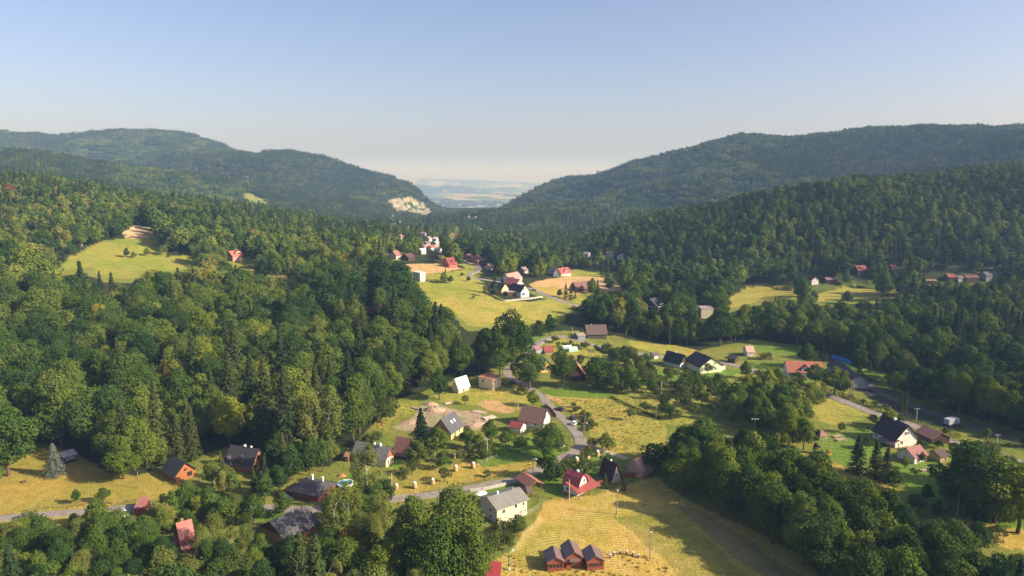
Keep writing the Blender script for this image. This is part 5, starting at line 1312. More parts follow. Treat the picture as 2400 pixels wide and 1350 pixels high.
def taken(x, y, r_):
    i0, j0 = int(math.floor(x / 6)), int(math.floor(y / 6))
    for i in range(i0 - 1, i0 + 2):
        for j in range(j0 - 1, j0 + 2):
            for a, b, c in occ.get((i, j), ()):
                if (a - x) ** 2 + (b - y) ** 2 < (r_ + c) ** 2 * .5: return True
    return False
def claim(x, y, r_): occ.setdefault((int(math.floor(x / 6)), int(math.floor(y / 6))), []).append((x, y, r_))

KEEP = [(pts, d0, d1) for c, pts, d0, d1, keep, s in FIELDS if keep]
HB = [(h[0] - 1, h[1] - 1, h[2] + 1, h[3] + 1, h[4]) for h in HOUSES]
RD = np.concatenate([np.column_stack([P, np.full(len(P), w)]) for P, w in ROADW])
def field_depth(pts):
    cx_, cy_ = np.mean([p[0] for p in pts]), np.mean([p[1] for p in pts]); g = ground(cx_, cy_); return math.hypot(g[0], g[1])
KEEPD = [(pts, d0, d1, field_depth(pts)) for pts, d0, d1 in KEEP]
def allowed(X, Y, H_, W_, soft=.0, protect=True, fields=True):
    """mask of places where a tree may grow: off fields, roads and houses and not hiding them from the valley's viewpoint"""
    Z = terrain(X, Y); ok = np.ones(len(X), bool)
    bx, by, bd = project(X, Y, Z)
    if fields:
        for c, pts, d0, d1, keep, s in FIELDS[1:]:
            m = (bd > d0) & (bd < d1)
            ok &= ~(m & inpoly(bx, by, pts))
        ok &= ~((bd > FIELDS[0][2]) & (bd < FIELDS[0][3]) & inpoly(bx, by, FIELDS[0][1]))
    for h in HOUSES: ok &= np.hypot(X - h[5][0], Y - h[5][1]) > h[6] + W_ * .28
    near = Y < 1300
    idx = np.nonzero(near & ok)[0]
    for s in range(0, len(idx), 2000):
        q = idx[s:s + 2000]
        d = np.hypot(X[q, None] - RD[None, :, 0], Y[q, None] - RD[None, :, 1]) - RD[None, :, 2]
        ok[q] &= d.min(1) > (1.5 if Y[q].min() < 0 else 2.0)
    if protect:
        D = np.hypot(X, Y); sub = np.nonzero(ok & (Y < 2600))[0]
        x, y, z, hh, ww, dd = X[sub], Y[sub], Z[sub], H_[sub], W_[sub], D[sub]
        bad = np.zeros(len(sub), bool)
        for fz, fx in ((.94, 0), (.78, -.28), (.78, .28), (.55, -.4), (.55, .4), (.5, 0)):
            tx, ty, td = project(x + fx * ww * y / dd, y - fx * ww * x / dd, z + hh * fz)
            for pts, d0, d1, fd in KEEPD:
                xs = [p[0] for p in pts]; ys = [p[1] for p in pts]
                c = (td < fd) & (tx > min(xs)) & (tx < max(xs)) & (ty > min(ys)) & (ty < max(ys)) & (bd[sub] < d1)
                k = np.nonzero(c)[0]
                if len(k):
                    # visible ground of that field must lie behind the tree
                    ins = inpoly(tx[k], ty[k], pts); bad[k[ins]] = True
        cx_, cy_, cd_ = project(x, y, z + hh * .56); rx_ = .47 * ww * FPX / cd_; ry_ = .46 * hh * FPX / cd_
        for h in HOUSES:
            x0, y0, x1, y1, hd = h[:5]; far_ = hd > 1000; k = np.nonzero(cd_ < hd - 2)[0]
            if not len(k): continue
            for fx, fy in (((.5, .3),) if far_ else ((.5, .5), (.1, .35), (.9, .35), (.3, .8), (.75, .8))):
                ex_, ey2 = x0 + (x1 - x0) * fx, y0 + (y1 - y0) * fy
                bad[k] |= ((cx_[k] - ex_) / rx_[k]) ** 2 + ((cy_[k] - ey2) / ry_[k]) ** 2 < 1
        ok[sub] &= ~bad
    return ok, Z
rt = np.random.default_rng(11)
def pickkind(X, Y, n):
    """mix of species by place, with shade and sun of the slopes worked in"""
    u = rt.random(n); c = fbm(X / 130, Y / 130, 2, 60); far = np.clip((Y - 700) / 900, 0, 1)
    pc = np.clip(.12 + .45 * c + .26 * far, .02, .7); pb = np.clip(.16 + .5 * fbm(X / 90, Y / 90, 2, 70), .04, .5)
    shady = (X > 110) & (Y > 480); sunny = (X < -90) & (Y < 760)  # darker kinds stand in for slope shade, paler kinds for sunlight
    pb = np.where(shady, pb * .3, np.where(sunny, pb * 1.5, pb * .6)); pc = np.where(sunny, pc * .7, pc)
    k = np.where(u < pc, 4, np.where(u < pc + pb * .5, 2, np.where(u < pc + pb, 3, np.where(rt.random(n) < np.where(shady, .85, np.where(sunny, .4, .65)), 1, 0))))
    return k
KN = ['broadleaf_tree', 'beech_tree', 'birch_tree', 'pale_tree', 'spruce_tree']
HK = np.array([14., 17., 15., 14., 18.]); WK = np.array([10., 10., 6.4, 8.5, 6.6])

# 1. trees and groves of the village, by hand
def place(kd, px, py, top=None, hm=None, wr=1.0, lod=None):
    x, y, z = ground(px, py)
    if hm is None: _, _, _, hm = pole_height(px, py, top)
    trees.append(dict(k=kd, x=x, y=y, z=z, s=hm / HK[KN.index(kd)] if kd in KN else hm, wr=wr, hand=1)); claim(x, y, 2.5)
for a in [
 ('birch_tree',862,1186,1046,1.1),('birch_tree',835,1140,1060,.9),('birch_tree',820,1262,1130,1.1),('birch_tree',790,1285,1150,1.2),('birch_tree',880,1250,1150,1.0),('birch_tree',905,1262,1175,.9),
 ('beech_tree',972,1352,1165,.95),('beech_tree',1068,1340,1124,.92),('broadleaf_tree',1030,1400,1200,.95),('broadleaf_tree',1105,1400,1235,.8),
 ('broadleaf_tree',1282,1122,1052,1.05),('broadleaf_tree',1290,1075,985,1.0),
 ('spruce_tree',988,1062,957,1.5),('broadleaf_tree',1025,1072,1002,1.1),('spruce_tree',665,1118,1014,1.3),
 ('beech_tree',1240,912,812,1.25),('beech_tree',1316,908,812,1.0),('broadleaf_tree',1398,910,838,1.3),('broadleaf_tree',1440,912,850,1.2),('broadleaf_tree',1470,916,858,1.0),
 ('broadleaf_tree',1345,880,850,1.0),('broadleaf_tree',1030,936,866,1.05),('broadleaf_tree',1250,952,915,1.25),('beech_tree',1200,868,718,1.1),('broadleaf_tree',1172,880,778,1.0),
 ('broadleaf_tree',1560,975,935,1.2),('broadleaf_tree',1645,948,912,1.3),('broadleaf_tree',1420,1056,1012,1.15),('broadleaf_tree',1535,1105,1036,1.25),
 ('broadleaf_tree',1262,790,748,1.0),('broadleaf_tree',1288,788,740,1.0),('pale_tree',1478,985,955,1.0),
 ('spruce_tree',2008,1108,1020,1.6),('spruce_tree',2050,1118,1032,1.5),('spruce_tree',2075,1130,1050,1.5),('broadleaf_tree',2095,1146,1096,1.0),
 ('spruce_tree',2108,1000,935,1.1),('spruce_tree',2119,985,913,.6),('broadleaf_tree',2080,1003,956,1.2),('beech_tree',2010,878,806,1.0),('spruce_tree',2038,872,838,1.0),
 ('beech_tree',1910,905,850,1.35),('broadleaf_tree',1955,925,862,1.4),('broadleaf_tree',1975,930,870,1.0),('beech_tree',1890,860,806,1.3),('spruce_tree',1928,846,806,.9),('spruce_tree',1945,846,808,.9),
 ('broadleaf_tree',1865,902,870,1.4),('birch_tree',1929,940,897,.9),
 ('broadleaf_tree',2260,1210,1040,1.3),('broadleaf_tree',2330,1225,1075,1.3),('broadleaf_tree',2385,1250,1085,1.2),('beech_tree',2305,1190,1050,1.2),
 ('broadleaf_tree',2030,1052,1022,1.0),('broadleaf_tree',2200,1050,1030,1.2),('broadleaf_tree',2235,1062,1036,1.3),('broadleaf_tree',2160,1058,1030,1.2),
 ('broadleaf_tree',2160,1085,1060,.9),('broadleaf_tree',2120,1098,1070,1.1),
 ('spruce_tree',1160,690,643,1.6),('pale_tree',1137,695,670,.9),('broadleaf_tree',1040,664,638,1.2),('spruce_tree',1044,660,629,1.0),('broadleaf_tree',1056,664,646,1.2),
 ('broadleaf_tree',1083,648,638,1.2),('broadleaf_tree',1098,660,648,1.3),
 ('spruce_tree',1326,700,662,1.2),('spruce_tree',1338,704,664,1.1),('spruce_tree',1348,700,672,1.0),('broadleaf_tree',1312,697,678,1.2),('broadleaf_tree',1388,690,654,1.0),('spruce_tree',1400,686,655,1.3),('broadleaf_tree',1428,684,644,1.0),
 ('broadleaf_tree',298,604,581,1.0),('broadleaf_tree',314,604,588,1.0),('broadleaf_tree',345,600,582,1.2),('broadleaf_tree',380,598,574,1.2),
 ('broadleaf_tree',1985,712,680,1.0),('broadleaf_tree',1905,712,682,1.2),('spruce_tree',2162,690,640,1.0),('broadleaf_tree',2130,690,635,1.3),('broadleaf_tree',2070,690,630,1.0),('broadleaf_tree',1983,668,635,.9),
 ('spruce_tree',1558,712,672,1.0),('broadleaf_tree',1625,722,690,1.2),
 ('broadleaf_tree',180,1180,1148,.9),('broadleaf_tree',243,1176,1142,1.0),('broadleaf_tree',230,1235,1170,1.0),('broadleaf_tree',20,1115,950,1.2),
 ('broadleaf_tree',290,1122,1045,1.6),('broadleaf_tree',345,1095,1010,1.4),('spruce_tree',300,1095,960,1.2),('broadleaf_tree',1960,830,812,1.2),
 ('broadleaf_tree',1150,1035,985,1.2),('broadleaf_tree',1095,1050,1000,1.2),('broadleaf_tree',1185,1045,1012,1.3),
]: place(a[0], a[1], a[2], a[3], None, a[4])
def grove(poly, gap, kinds, h0, h1, seed, protect=True, wr=1.0):
    g = [ground(*p) for p in poly]; xs = [q[0] for q in g]; ys = [q[1] for q in g]; r = np.random.default_rng(seed)
    X, Y = np.meshgrid(np.arange(min(xs), max(xs), gap), np.arange(min(ys), max(ys), gap)); X = X.ravel() + r.uniform(-.42, .42, X.size) * gap; Y = Y.ravel() + r.uniform(-.42, .42, X.size) * gap
    m = inpoly(X, Y, [(q[0], q[1]) for q in g]); X, Y = X[m], Y[m]
    hh = r.uniform(h0, h1, len(X)); kk = [kinds[i] for i in r.integers(0, len(kinds), len(X))]
    ww = np.array([WK[KN.index(k)] * h / HK[KN.index(k)] if k in KN else h for k, h in zip(kk, hh)])
    ok, Z = allowed(X, Y, hh, ww, 0, protect, False)
    for i in np.nonzero(ok)[0]:
        if taken(X[i], Y[i], gap * .35): continue
        s = hh[i] / HK[KN.index(kk[i])] if kk[i] in KN else hh[i]
        trees.append(dict(k=kk[i], x=X[i], y=Y[i], z=float(Z[i]), s=s, wr=wr * r.uniform(.92, 1.12), hand=1)); claim(X[i], Y[i], gap * .35)
B_, BE, BI, PA, SPR = KN
grove([(-200,1300),(20,1262),(120,1258),(215,1262),(330,1262),(400,1300),(380,1500),(-200,1500)], 5.6, [B_, B_, BE, PA], 8, 12, 1)
grove([(215,1262),(330,1225),(400,1205),(440,1180),(520,1140),(600,1175),(650,1200),(585,1250),(480,1250),(400,1262),(300,1265)], 4.9, [B_, BE, PA], 7, 10.5, 2)
grove([(470,1140),(520,1110),(640,1112),(700,1105),(700,1140),(640,1180),(560,1200)], 5, [B_, BE, SPR], 7, 11, 3)
grove([(630,1090),(760,1082),(850,1090),(790,1110),(700,1125),(650,1150)], 5, [B_, B_, BE, PA], 8, 13, 4)
grove([(470,1300),(600,1300),(700,1290),(760,1270),(880,1240),(940,1300),(1140,1330),(1140,1520),(400,1520)], 6.0, [B_, B_, BE, PA, BI], 9, 13, 5)
grove([(1560,1098),(1575,1140),(1600,1170),(1720,1225),(1850,1295),(1930,1390),(2000,1520),(2420,1520),(2300,1405),(2200,1345),(2100,1292),(2000,1236),(1900,1182),(1800,1136),(1700,1102),(1620,1083)], 6.0, [B_, BE, B_, BE], 14, 19, 6, False, 1.0)
grove([(1690,955),(1740,925),(1850,930),(1900,960),(1915,1000),(1910,1050),(1850,1066),(1780,1030),(1720,990)], 6.0, [B_, B_, BE], 9.5, 14, 7)
grove([(2170,1190),(2210,1140),(2300,1125),(2440,1150),(2440,1250),(2330,1225),(2250,1215)], 6.5, [B_, BE], 9, 13, 8)
grove([(2130,1190),(2200,1215),(2260,1240),(2250,1262),(2170,1235)], 8, ['bush', B_], 3, 6, 58)
grove([(2235,1290),(2300,1285),(2340,1340),(2440,1350),(2440,1500),(2330,1500)], 6, [B_, BE, PA], 6, 10, 9)
grove([(1375,905),(1480,905),(1490,882),(1400,872)], 5.5, [B_], 6, 9, 10)
grove([(1440,885),(1500,868),(1560,868),(1640,882),(1660,905),(1560,905),(1480,905)], 6.5, [B_, 'fruit_tree'], 5, 8, 11)
grove([(-150,1120),(10,1115),(45,1165),(40,1205),(-150,1210)], 6, [B_, PA], 8, 11, 12)
grove([(2000,905),(1985,925),(2080,965),(2180,1000),(2260,1040),(2260,1052),(2130,1005),(2050,975),(1980,940)], 5, ['bush'], 1.6, 2.4, 13)
grove([(1130,1248),(1190,1240),(1225,1235),(1210,1270),(1180,1310),(1150,1330)], 3.6, ['bush', 'bush', 'fruit_tree'], 2.0, 4.0, 14)
grove([(1460,905),(1560,890),(1700,930),(1700,970),(1640,1000),(1540,985),(1450,945)], 13, ['fruit_tree'], 3.5, 6, 15)
grove([(1290,838),(1370,840),(1480,862),(1470,880),(1390,868),(1300,880)], 9, ['fruit_tree', 'bush'], 3, 5, 16)
grove([(900,1110),(1030,1080),(1150,1070),(1180,1100),(1040,1135),(910,1150)], 11, ['fruit_tree'], 3.5, 5.5, 17)
grove([(1120,1090),(1140,1040),(1240,1015),(1300,1010),(1320,1050),(1240,1075)], 11, ['fruit_tree', 'bush'], 3, 5, 18)
grove([(1380,1060),(1440,1072),(1470,1090),(1420,1105),(1340,1130),(1330,1110)], 8, ['fruit_tree', 'bush'], 2.5, 5, 19)
grove([(1370,1030),(1386,1036),(1398,1046),(1388,985),(1365,962),(1340,952),(1345,965),(1366,985)], 3.2, ['bush'], 1.6, 2.6, 20)
grove([(1750,830),(1900,838),(1905,845),(1760,842)], 5.0, ['bush'], 2, 4, 21)
grove([(1940,1003),(2050,985),(2050,998),(1945,1012)], 4.0, ['bush', 'hedge_cone'], 2.5, 4.5, 22)
grove([(2120,1060),(2230,1045),(2240,1062),(2200,1070),(2130,1075)], 6.0, ['fruit_tree', 'bush'], 3, 4.5, 23)
grove([(1425,1150),(1395,1150),(1400,1122),(1440,1130)], 3.2, ['hedge_cone'], 5, 7, 24, False)
grove([(1400,842),(1560,835),(1640,850),(1620,872),(1500,868)], 5, [B_, 'fruit_tree', B_], 5, 9, 25)
grove([(330,1207),(480,1200),(600,1205),(760,1212),(830,1200),(905,1182),(915,1225),(780,1262),(640,1240),(480,1232),(350,1232)], 4.6, [B_, B_, BE, PA], 7, 10, 41)
grove([(1380,908),(1480,918),(1560,902),(1640,906),(1700,925),(1650,938),(1560,922),(1450,928)], 5.5, [B_, BE, 'fruit_tree'], 6, 10, 42, False)
grove([(1290,800),(1370,812),(1470,828),(1460,836),(1360,822),(1290,812)], 4.5, ['bush', 'fruit_tree'], 2, 4, 43)
grove([(1010,1085),(1120,1050),(1160,1040),(1175,1060),(1120,1085),(1040,1105)], 5.5, ['fruit_tree', B_, 'bush'], 4, 7, 44)
grove([(2085,905),(2120,898),(2250,915),(2250,930),(2160,925),(2090,918)], 6.5, [B_, BE, B_], 8, 11, 45, False)
grove([(1290,1100),(1330,1095),(1400,1110),(1380,1125),(1300,1130)], 5, ['fruit_tree', 'bush'], 3, 6, 46)
grove([(1500,880),(1700,905),(1720,960),(1640,1000),(1570,985),(1480,925)], 9, ['fruit_tree', B_, 'bush'], 4, 8, 47)
grove([(1180,1000),(1235,1000),(1300,1010),(1270,1030),(1180,1040)], 5, ['bush', 'fruit_tree'], 2, 5, 48)
grove([(840,1110),(905,1090),(1000,1080),(1050,1090),(960,1120),(880,1140)], 6, ['fruit_tree', B_, 'bush'], 4, 7, 49)
grove([(1700,900),(1745,880),(1800,895),(1770,930)], 6, [B_, 'fruit_tree'], 5, 9, 50)
grove([(1690,838),(1760,858),(1830,880),(1825,890),(1750,868),(1690,848)], 4.5, ['bush', 'fruit_tree'], 1.5, 4, 52)
grove([(1880,915),(1950,945),(2030,975),(2025,985),(1940,955),(1880,925)], 4.5, ['bush', 'bush', 'fruit_tree'], 1.5, 4, 53)
grove([(2140,1006),(2240,1048),(2330,1078),(2400,1098),(2400,1112),(2310,1088),(2200,1048)], 5, ['bush', 'fruit_tree', B_], 2, 6, 54)
grove([(2060,935),(2180,965),(2300,1000),(2400,1040),(2400,1054),(2280,1016),(2160,985)], 6, ['bush', 'fruit_tree', B_], 2, 6, 55)
grove([(2150,922),(2300,962),(2480,1005),(2480,1035),(2300,985),(2180,948)], 6.5, [B_, BE], 14, 18, 56, False)
grove([(1790,905),(1830,900),(1900,935),(1890,945)], 5, [B_, 'bush'], 3, 7, 57)
grove([(2000,862),(2080,880),(2100,905),(2060,900)], 5, ['bush', 'bush', 'fruit_tree'], 1.5, 4, 51)
grove([(860,1010),(900,980),(930,960),(900,1030),(860,1050)], 4.5, ['bush', B_], 3, 7, 26)
grove([(2100,1160),(2200,1130),(2330,1150),(2440,1200),(2300,1250),(2180,1210)], 7, [B_, 'bush', BE], 3, 7, 27)
grove([(2020,868),(2070,875),(2090,905),(2050,908)], 6, ['bush', 'fruit_tree'], 1.5, 3.5, 28)
grove([(1640,870),(1700,880),(1750,900),(1720,930),(1660,925)], 6.0, [B_, 'fruit_tree'], 5, 9, 29)
grove([(1180,880),(1225,905),(1245,935),(1215,925)], 4.5, ['bush'], 2, 3, 30)
grove([(1100,700),(1150,700),(1240,702),(1200,706)], 5, ['bush'], 1.2, 2, 31)
grove([(60,1225),(200,1212),(300,1205),(320,1215),(200,1240),(40,1250)], 6.0, ['bush', 'fruit_tree'], 2, 4, 32)
for px, py, top, kd in ((130,1114,1039,'blue_spruce'),(1921,838,820,'hedge_cone'),(1911,1062,1040,'purple_bush'),(1941,1072,1056,'yellow_bush'),(1972,1012,994,'pale_bush'),(2140,1114,1100,'bush'),(1462,1150,1120,'hedge_cone'),
                        (1915,1030,1004,'hedge_cone'),(2010,1388,1335,'rusty_tree'),(1090,948,928,'fruit_tree'),(1385,1050,1030,'bush'),(1365,790,776,'pale_bush'),(612,1170,1150,'pale_bush'),(600,1180,1160,'pale_bush'),(2037,1010,998,'bush'),
                        (5,1290,1255,'pale_bush'),(25,470,430,'rusty_tree'),(1143,1118,1104,'bush')):
    x, y, z, hm = pole_height(px, py, top); trees.append(dict(k=kd, x=x, y=y, z=z, s=hm, wr=1.3 if kd == 'blue_spruce' else 1, hand=1)); claim(x, y, 2)

def hedge(label, pix, w, h, seed):
    P = smooth_path([ground(*p)[:2] for p in pix], .5); r = np.random.default_rng(seed); n = int(len(P) * 26)
    i = r.integers(0, len(P) - 1, n); tg = P[np.minimum(i + 1, len(P) - 1)] - P[i]; tg /= np.linalg.norm(tg, axis=1)[:, None] + 1e-9; nr_ = np.stack([-tg[:, 1], tg[:, 0]], 1)
    a = r.uniform(0, math.pi, n); q = P[i] + tg * r.uniform(-.5, .5, (n, 1)) + nr_ * (np.cos(a) * w / 2 * r.uniform(.8, 1.1, n))[:, None]
    x0, y0 = P[0]; z0 = float(terrain(x0, y0)); hh = h * (1 + .18 * fbm(q[:, 0] / 2.5, q[:, 1] / 2.5, 2, seed))
    z = terrain(q[:, 0], q[:, 1]) - z0 + np.where(r.random(n) < .5, r.uniform(0, 1, n), np.sin(a)) * hh
    V = leaf_quads(np.stack([q[:, 0] - x0, q[:, 1] - y0, z], 1), np.stack([nr_[:, 0] * np.cos(a), nr_[:, 1] * np.cos(a), np.sin(a) + .2], 1), .34, r, .45)
    o = bpy.data.objects.new('hedge', crown_me('hedge_foliage', V, 'fruit')); COL.objects.link(o); o.location = (x0, y0, z0); o.color = (.6, .68, .7, 1); tag(o, label, 'hedge')
    for k in range(0, len(P), 6): claim(P[k, 0], P[k, 1], 1.2)
hedge("clipped dark hedge along the inner kerb of the curving main road lawn", [(1750,857),(1780,861),(1812,865),(1838,864)], 1.4, 1.6, 1)
hedge("low dark hedge behind the lawn with the salmon pink cottage", [(1752,843),(1780,842),(1812,844)], 1.3, 1.5, 2)
hedge("long dark hedge between the main road and the parking ground", [(1932,916),(1965,926),(2010,942),(2052,960),(2064,968)], 1.6, 1.8, 3)
hedge("dark hedge on the verge of the main road below the lorry", [(2126,983),(2165,996),(2210,1012),(2250,1028)], 1.6, 1.7, 4)
hedge("short hedge below the orange red roofed house", [(1852,896),(1880,902),(1902,914),(1918,922)], 1.3, 1.4, 5)
hedge("curved garden hedge beneath the tall lone tree by the drive", [(2012,868),(2022,880),(2040,892),(2062,900)], 1.3, 1.3, 6)
hedge("ragged hedge that borders the tall grass meadow from the orchard", [(1432,932),(1470,950),(1510,968),(1548,984)], 1.0, .9, 7)
hedge("hedge in front of the white two storey house by the forest edge", [(998,659),(1015,660),(1030,660)], 1.6, 1.8, 8)

# 2. the wild forest: jittered grid over everything that is not field, with spacing that follows tree size
def forest(y0, y1, gap, xlim, big):
    X, Y = np.meshgrid(np.arange(-xlim, xlim, gap), np.arange(y0, y1, gap))
    X = (X + (np.arange(X.shape[0]) % 2)[:, None] * gap / 2).ravel(); Y = Y.ravel()
    X = X + rt.uniform(-.38, .38, X.size) * gap; Y = Y + rt.uniform(-.38, .38, Y.size) * gap
    m = (np.abs(X) < Y * .86 + 70) & (np.hypot(X, Y) > 120); X, Y = X[m], Y[m]
    m = ~hidden(X, Y, terrain(X, Y), 30.0); X, Y = X[m], Y[m]
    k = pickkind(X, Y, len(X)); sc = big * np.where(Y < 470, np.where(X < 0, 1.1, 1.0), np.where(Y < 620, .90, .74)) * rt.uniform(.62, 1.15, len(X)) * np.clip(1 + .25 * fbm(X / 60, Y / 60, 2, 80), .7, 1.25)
    sc = np.where((Y < 480) & (X > 150), sc * .85, sc)
    ok, Z = allowed(X, Y, HK[k] * sc, WK[k] * sc)
    sc = np.where(k == 4, sc * 1.12, sc)
    return X[ok], Y[ok], Z[ok], k[ok], sc[ok]
for a in ((120, 720, 8.1, 800, 1.34), ):
    X, Y, Z, k, sc = forest(*a)
    for i in range(len(X)):
        if not taken(X[i], Y[i], 2.6): trees.append(dict(k=KN[k[i]], x=X[i], y=Y[i], z=float(Z[i]), s=sc[i], wr=rt.uniform(.92, 1.15), hand=0))
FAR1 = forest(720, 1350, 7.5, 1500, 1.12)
print("near trees", len(trees), "mid", len(FAR1[0]))
# a layer of young trees and undergrowth along forest margins comes with the spacing above

# 3. rank the near trees by how large they show, make the largest single things
KINDLIM = {'broadleaf_tree': 290, 'beech_tree': 200, 'birch_tree': 130, 'pale_tree': 120, 'spruce_tree': 150}
SPEC = {
 'fruit_tree': (lambda s: crown_fruit(s), 'fruit', 5.0, .14), 'bush': (lambda s: crown_bush(s), 'fruit', 2.2, None),
 'hedge_cone': (lambda s: crown_hedge_cone(s), 'conif', 6.0, None), 'blue_spruce': (lambda s: crown_conifer(s, 12, 6.4, 5200, .42), 'blue', 12.0, .2),
 'purple_bush': (lambda s: crown_bush(s, 3, 2.6, 700, .3), 'purple', 3.0, None), 'yellow_bush': (lambda s: crown_bush(s, 2.2, 2.4, 600, .28), 'yellow', 2.2, None),
 'pale_bush': (lambda s: crown_bush(s, 2.4, 3.4, 700, .3), 'pale', 2.4, None), 'rusty_tree': (lambda s: crown_broad(s, 10, 7, 2600, .45), 'rust', 10.0, .2),
}
SPECM = {}
for kd, (f, mt, H_, tr) in SPEC.items():
    SPECM[kd] = [(crown_me(kd + '_crown', f(31 + v * 7), mt), trunk_mesh(kd + '_trunk', v, H_, tr, .6, 5) if tr else None, H_) for v in range(3 if kd in ('fruit_tree', 'bush') else 1)]
for t in trees:
    px, py, d = project(np.array(t['x']), np.array(t['y']), np.array(t['z'])); kk = t['k']
    hm = HK[KN.index(kk)] * t['s'] if kk in KN else t['s']
    t['h'] = hm; t['px'] = float(px); t['py'] = float(py); t['d'] = float(d); t['tpy'] = float(project(np.array(t['x']), np.array(t['y']), np.array(t['z'] + hm))[1])
    inview = -20 < t['px'] < 2420 and t['tpy'] < 1350 and d > 0
    t['size'] = hm / t['d'] if inview and not hidden(np.array([t['x']]), np.array([t['y']]), np.array([t['z'] + hm]))[0] else 0
NICE = {'broadleaf_tree': 'broadleaf tree', 'beech_tree': 'beech tree', 'birch_tree': 'birch', 'pale_tree': 'pale leafy tree', 'spruce_tree': 'spruce', 'fruit_tree': 'small orchard tree',
        'bush': 'green bush', 'hedge_cone': 'narrow dark evergreen', 'blue_spruce': 'blue spruce', 'purple_bush': 'purple leaved bush', 'yellow_bush': 'bright yellow bush', 'pale_bush': 'pale flowering bush', 'rusty_tree': 'rusty brown leaved tree'}
LMK = [(1190,1200,"beige house"),(1350,1320,"three red huts"),(1150,1345,"red roofed shed"),(1235,1140,"brown pavilion"),(1355,1140,"bright red roofed house"),(1425,1115,"dark chalet"),(1500,1095,"pink roofed house"),
 (1245,985,"brown tiled house"),(1065,995,"yellow house"),(895,1075,"cream house"),(938,1050,"rusty roofed barn"),(575,1080,"large timber house"),(420,1105,"orange log cabin"),(430,1260,"steep red cottage"),
 (740,1150,"flat grey cottage"),(655,1245,"orange timber cabin"),(165,1080,"field stable"),(325,1200,"faded red garage"),(1078,905,"white roofed house"),(1150,900,"orange roofed cube"),(1280,860,"ochre house"),
 (1350,880,"maroon roofed house"),(1390,780,"grey brown roofed house"),(1585,840,"blue black roofed house"),(1650,860,"pale green gable"),(1760,830,"salmon pink cottage"),(1865,870,"orange red roofed house"),
 (1965,890,"long dark barn"),(2090,1020,"big white house"),(2150,1075,"little white cottage"),(1928,1028,"garden gazebo"),(1650,735,"white cube house"),(1550,715,"black villa"),(1370,675,"long brown roof"),
 (1325,640,"vivid red roof"),(1210,680,"hamlet"),(986,652,"white two storey house"),(1062,620,"crimson roofed house"),(560,605,"coral roofed hillside house"),(868,735,"maroon roofed forest cabin"),
 (1790,690,"shaded hill meadow"),(2020,690,"striped hill meadow"),(270,600,"hillside meadow"),(320,540,"sandy field corner"),(1030,690,"yellow green meadow"),(1460,1000,"tall grass meadow"),
 (2120,950,"parking ground"),(2229,988,"grey lorry"),(1446,1180,"shaded floodlight mast"),(1523,1280,"sunny floodlight mast"),(1767,1000,"triple floodlight mast"),(2243,1180,"pale pole by the grove"),
 (2360,1265,"bare straw patch"),(130,1080,"blue spruce"),(263,1290,"weathered double pole"),(1640,1150,"grove's meadow edge"),(2220,662,"crimson roofed cottage"),(2330,655,"blue grey house")]
ORD = "nearest,second,third,fourth,fifth,sixth,seventh,eighth,ninth,tenth,eleventh,twelfth,thirteenth,fourteenth,fifteenth,sixteenth,seventeenth,eighteenth,nineteenth".split(',')
TENS = {20: 'twent', 30: 'thirt', 40: 'fort', 50: 'fift', 60: 'sixt', 70: 'sevent', 80: 'eight', 90: 'ninet'}
def ordw(n):
    if n < 19: return ORD[n]
    n += 1
    if n >= 100: return "hundred " + (ordw(n - 101) if n > 100 and n != 101 else "first" if n == 101 else "th")
    t = TENS[n // 10 * 10]; return t + 'ieth' if n % 10 == 0 else t + 'y ' + ("first" if n % 10 == 1 else ORD[n % 10 - 1])
single = []; mass = {}
for kd in KN:
    L_ = sorted([t for t in trees if t['k'] == kd], key=lambda t: -t['size'])
    lim = KINDLIM[kd]; sel = [t for t in L_[:lim] if t['size'] > 0]; single += sel; ids = set(map(id, sel)); mass[kd] = [t for t in L_ if id(t) not in ids]
single += [t for t in trees if t['k'] not in KN and t['size'] > 0]
cnt = {}
for t in sorted(single, key=lambda t: t['d']):
    my = (t['py'] + t['tpy']) / 2
    t['lm'] = min(range(len(LMK)), key=lambda i: (LMK[i][0] - t['px']) ** 2 + (LMK[i][1] - my) ** 2)
    lx_, ly_, nm = LMK[t['lm']]; dx, dy = t['px'] - lx_, my - ly_
    t['dir'] = ('right of' if dx > 0 else 'left of') if abs(dx) > abs(dy) else ('below' if dy > 0 else 'above'); t['dd'] = dx * dx + dy * dy
groups = {}
for t in single: groups.setdefault((t['k'], t['lm'], t['dir']), []).append(t)
TONES = {'rusty': (2.0, .9, .7, 1), 'dark': (.72, .78, .85, 1), '': (1, 1, 1, 1), 'yellowish': (1.45, 1.25, .85, 1)}
made = {}
def tree_object(t, lod):
    kd = t['k']
    if kd in KN:
        v = int(t['x'] * 7 + t['y'] * 3) % NVAR[kd]; cm, tm = PROTO[kd, lod][v]; s = t['s']
    else:
        L_ = SPECM[kd]; v = int(t['x'] * 7 + t['y'] * 3) % len(L_); cm, tm, H_ = L_[v]; s = t['s'] / H_
    key = (kd, lod, v)
    if key not in made:
        root = empty(kd if 'bush' not in kd else kd.replace('bush', 'shrub'), (0, 0, 0)) if tm else None
        if tm:
            c = bpy.data.objects.new('crown', cm); COL.objects.link(c); c.parent = root
            c2 = bpy.data.objects.new('trunk', tm); COL.objects.link(c2); c2.parent = root
        else:
            root = bpy.data.objects.new(kd if kd != 'bush' else 'shrub', cm); COL.objects.link(root)
            if kd == 'hedge_cone': root.name = 'thuja_shrub'
        made[key] = root; o = root
    else: o = copy_tree(made[key])
    o.location = (t['x'], t['y'], t['z']); o.rotation_euler = (0, 0, (t['x'] * 1.7 + t['y']) % 6.28); o.scale = (s * t['wr'], s * t['wr'], s)
    return o
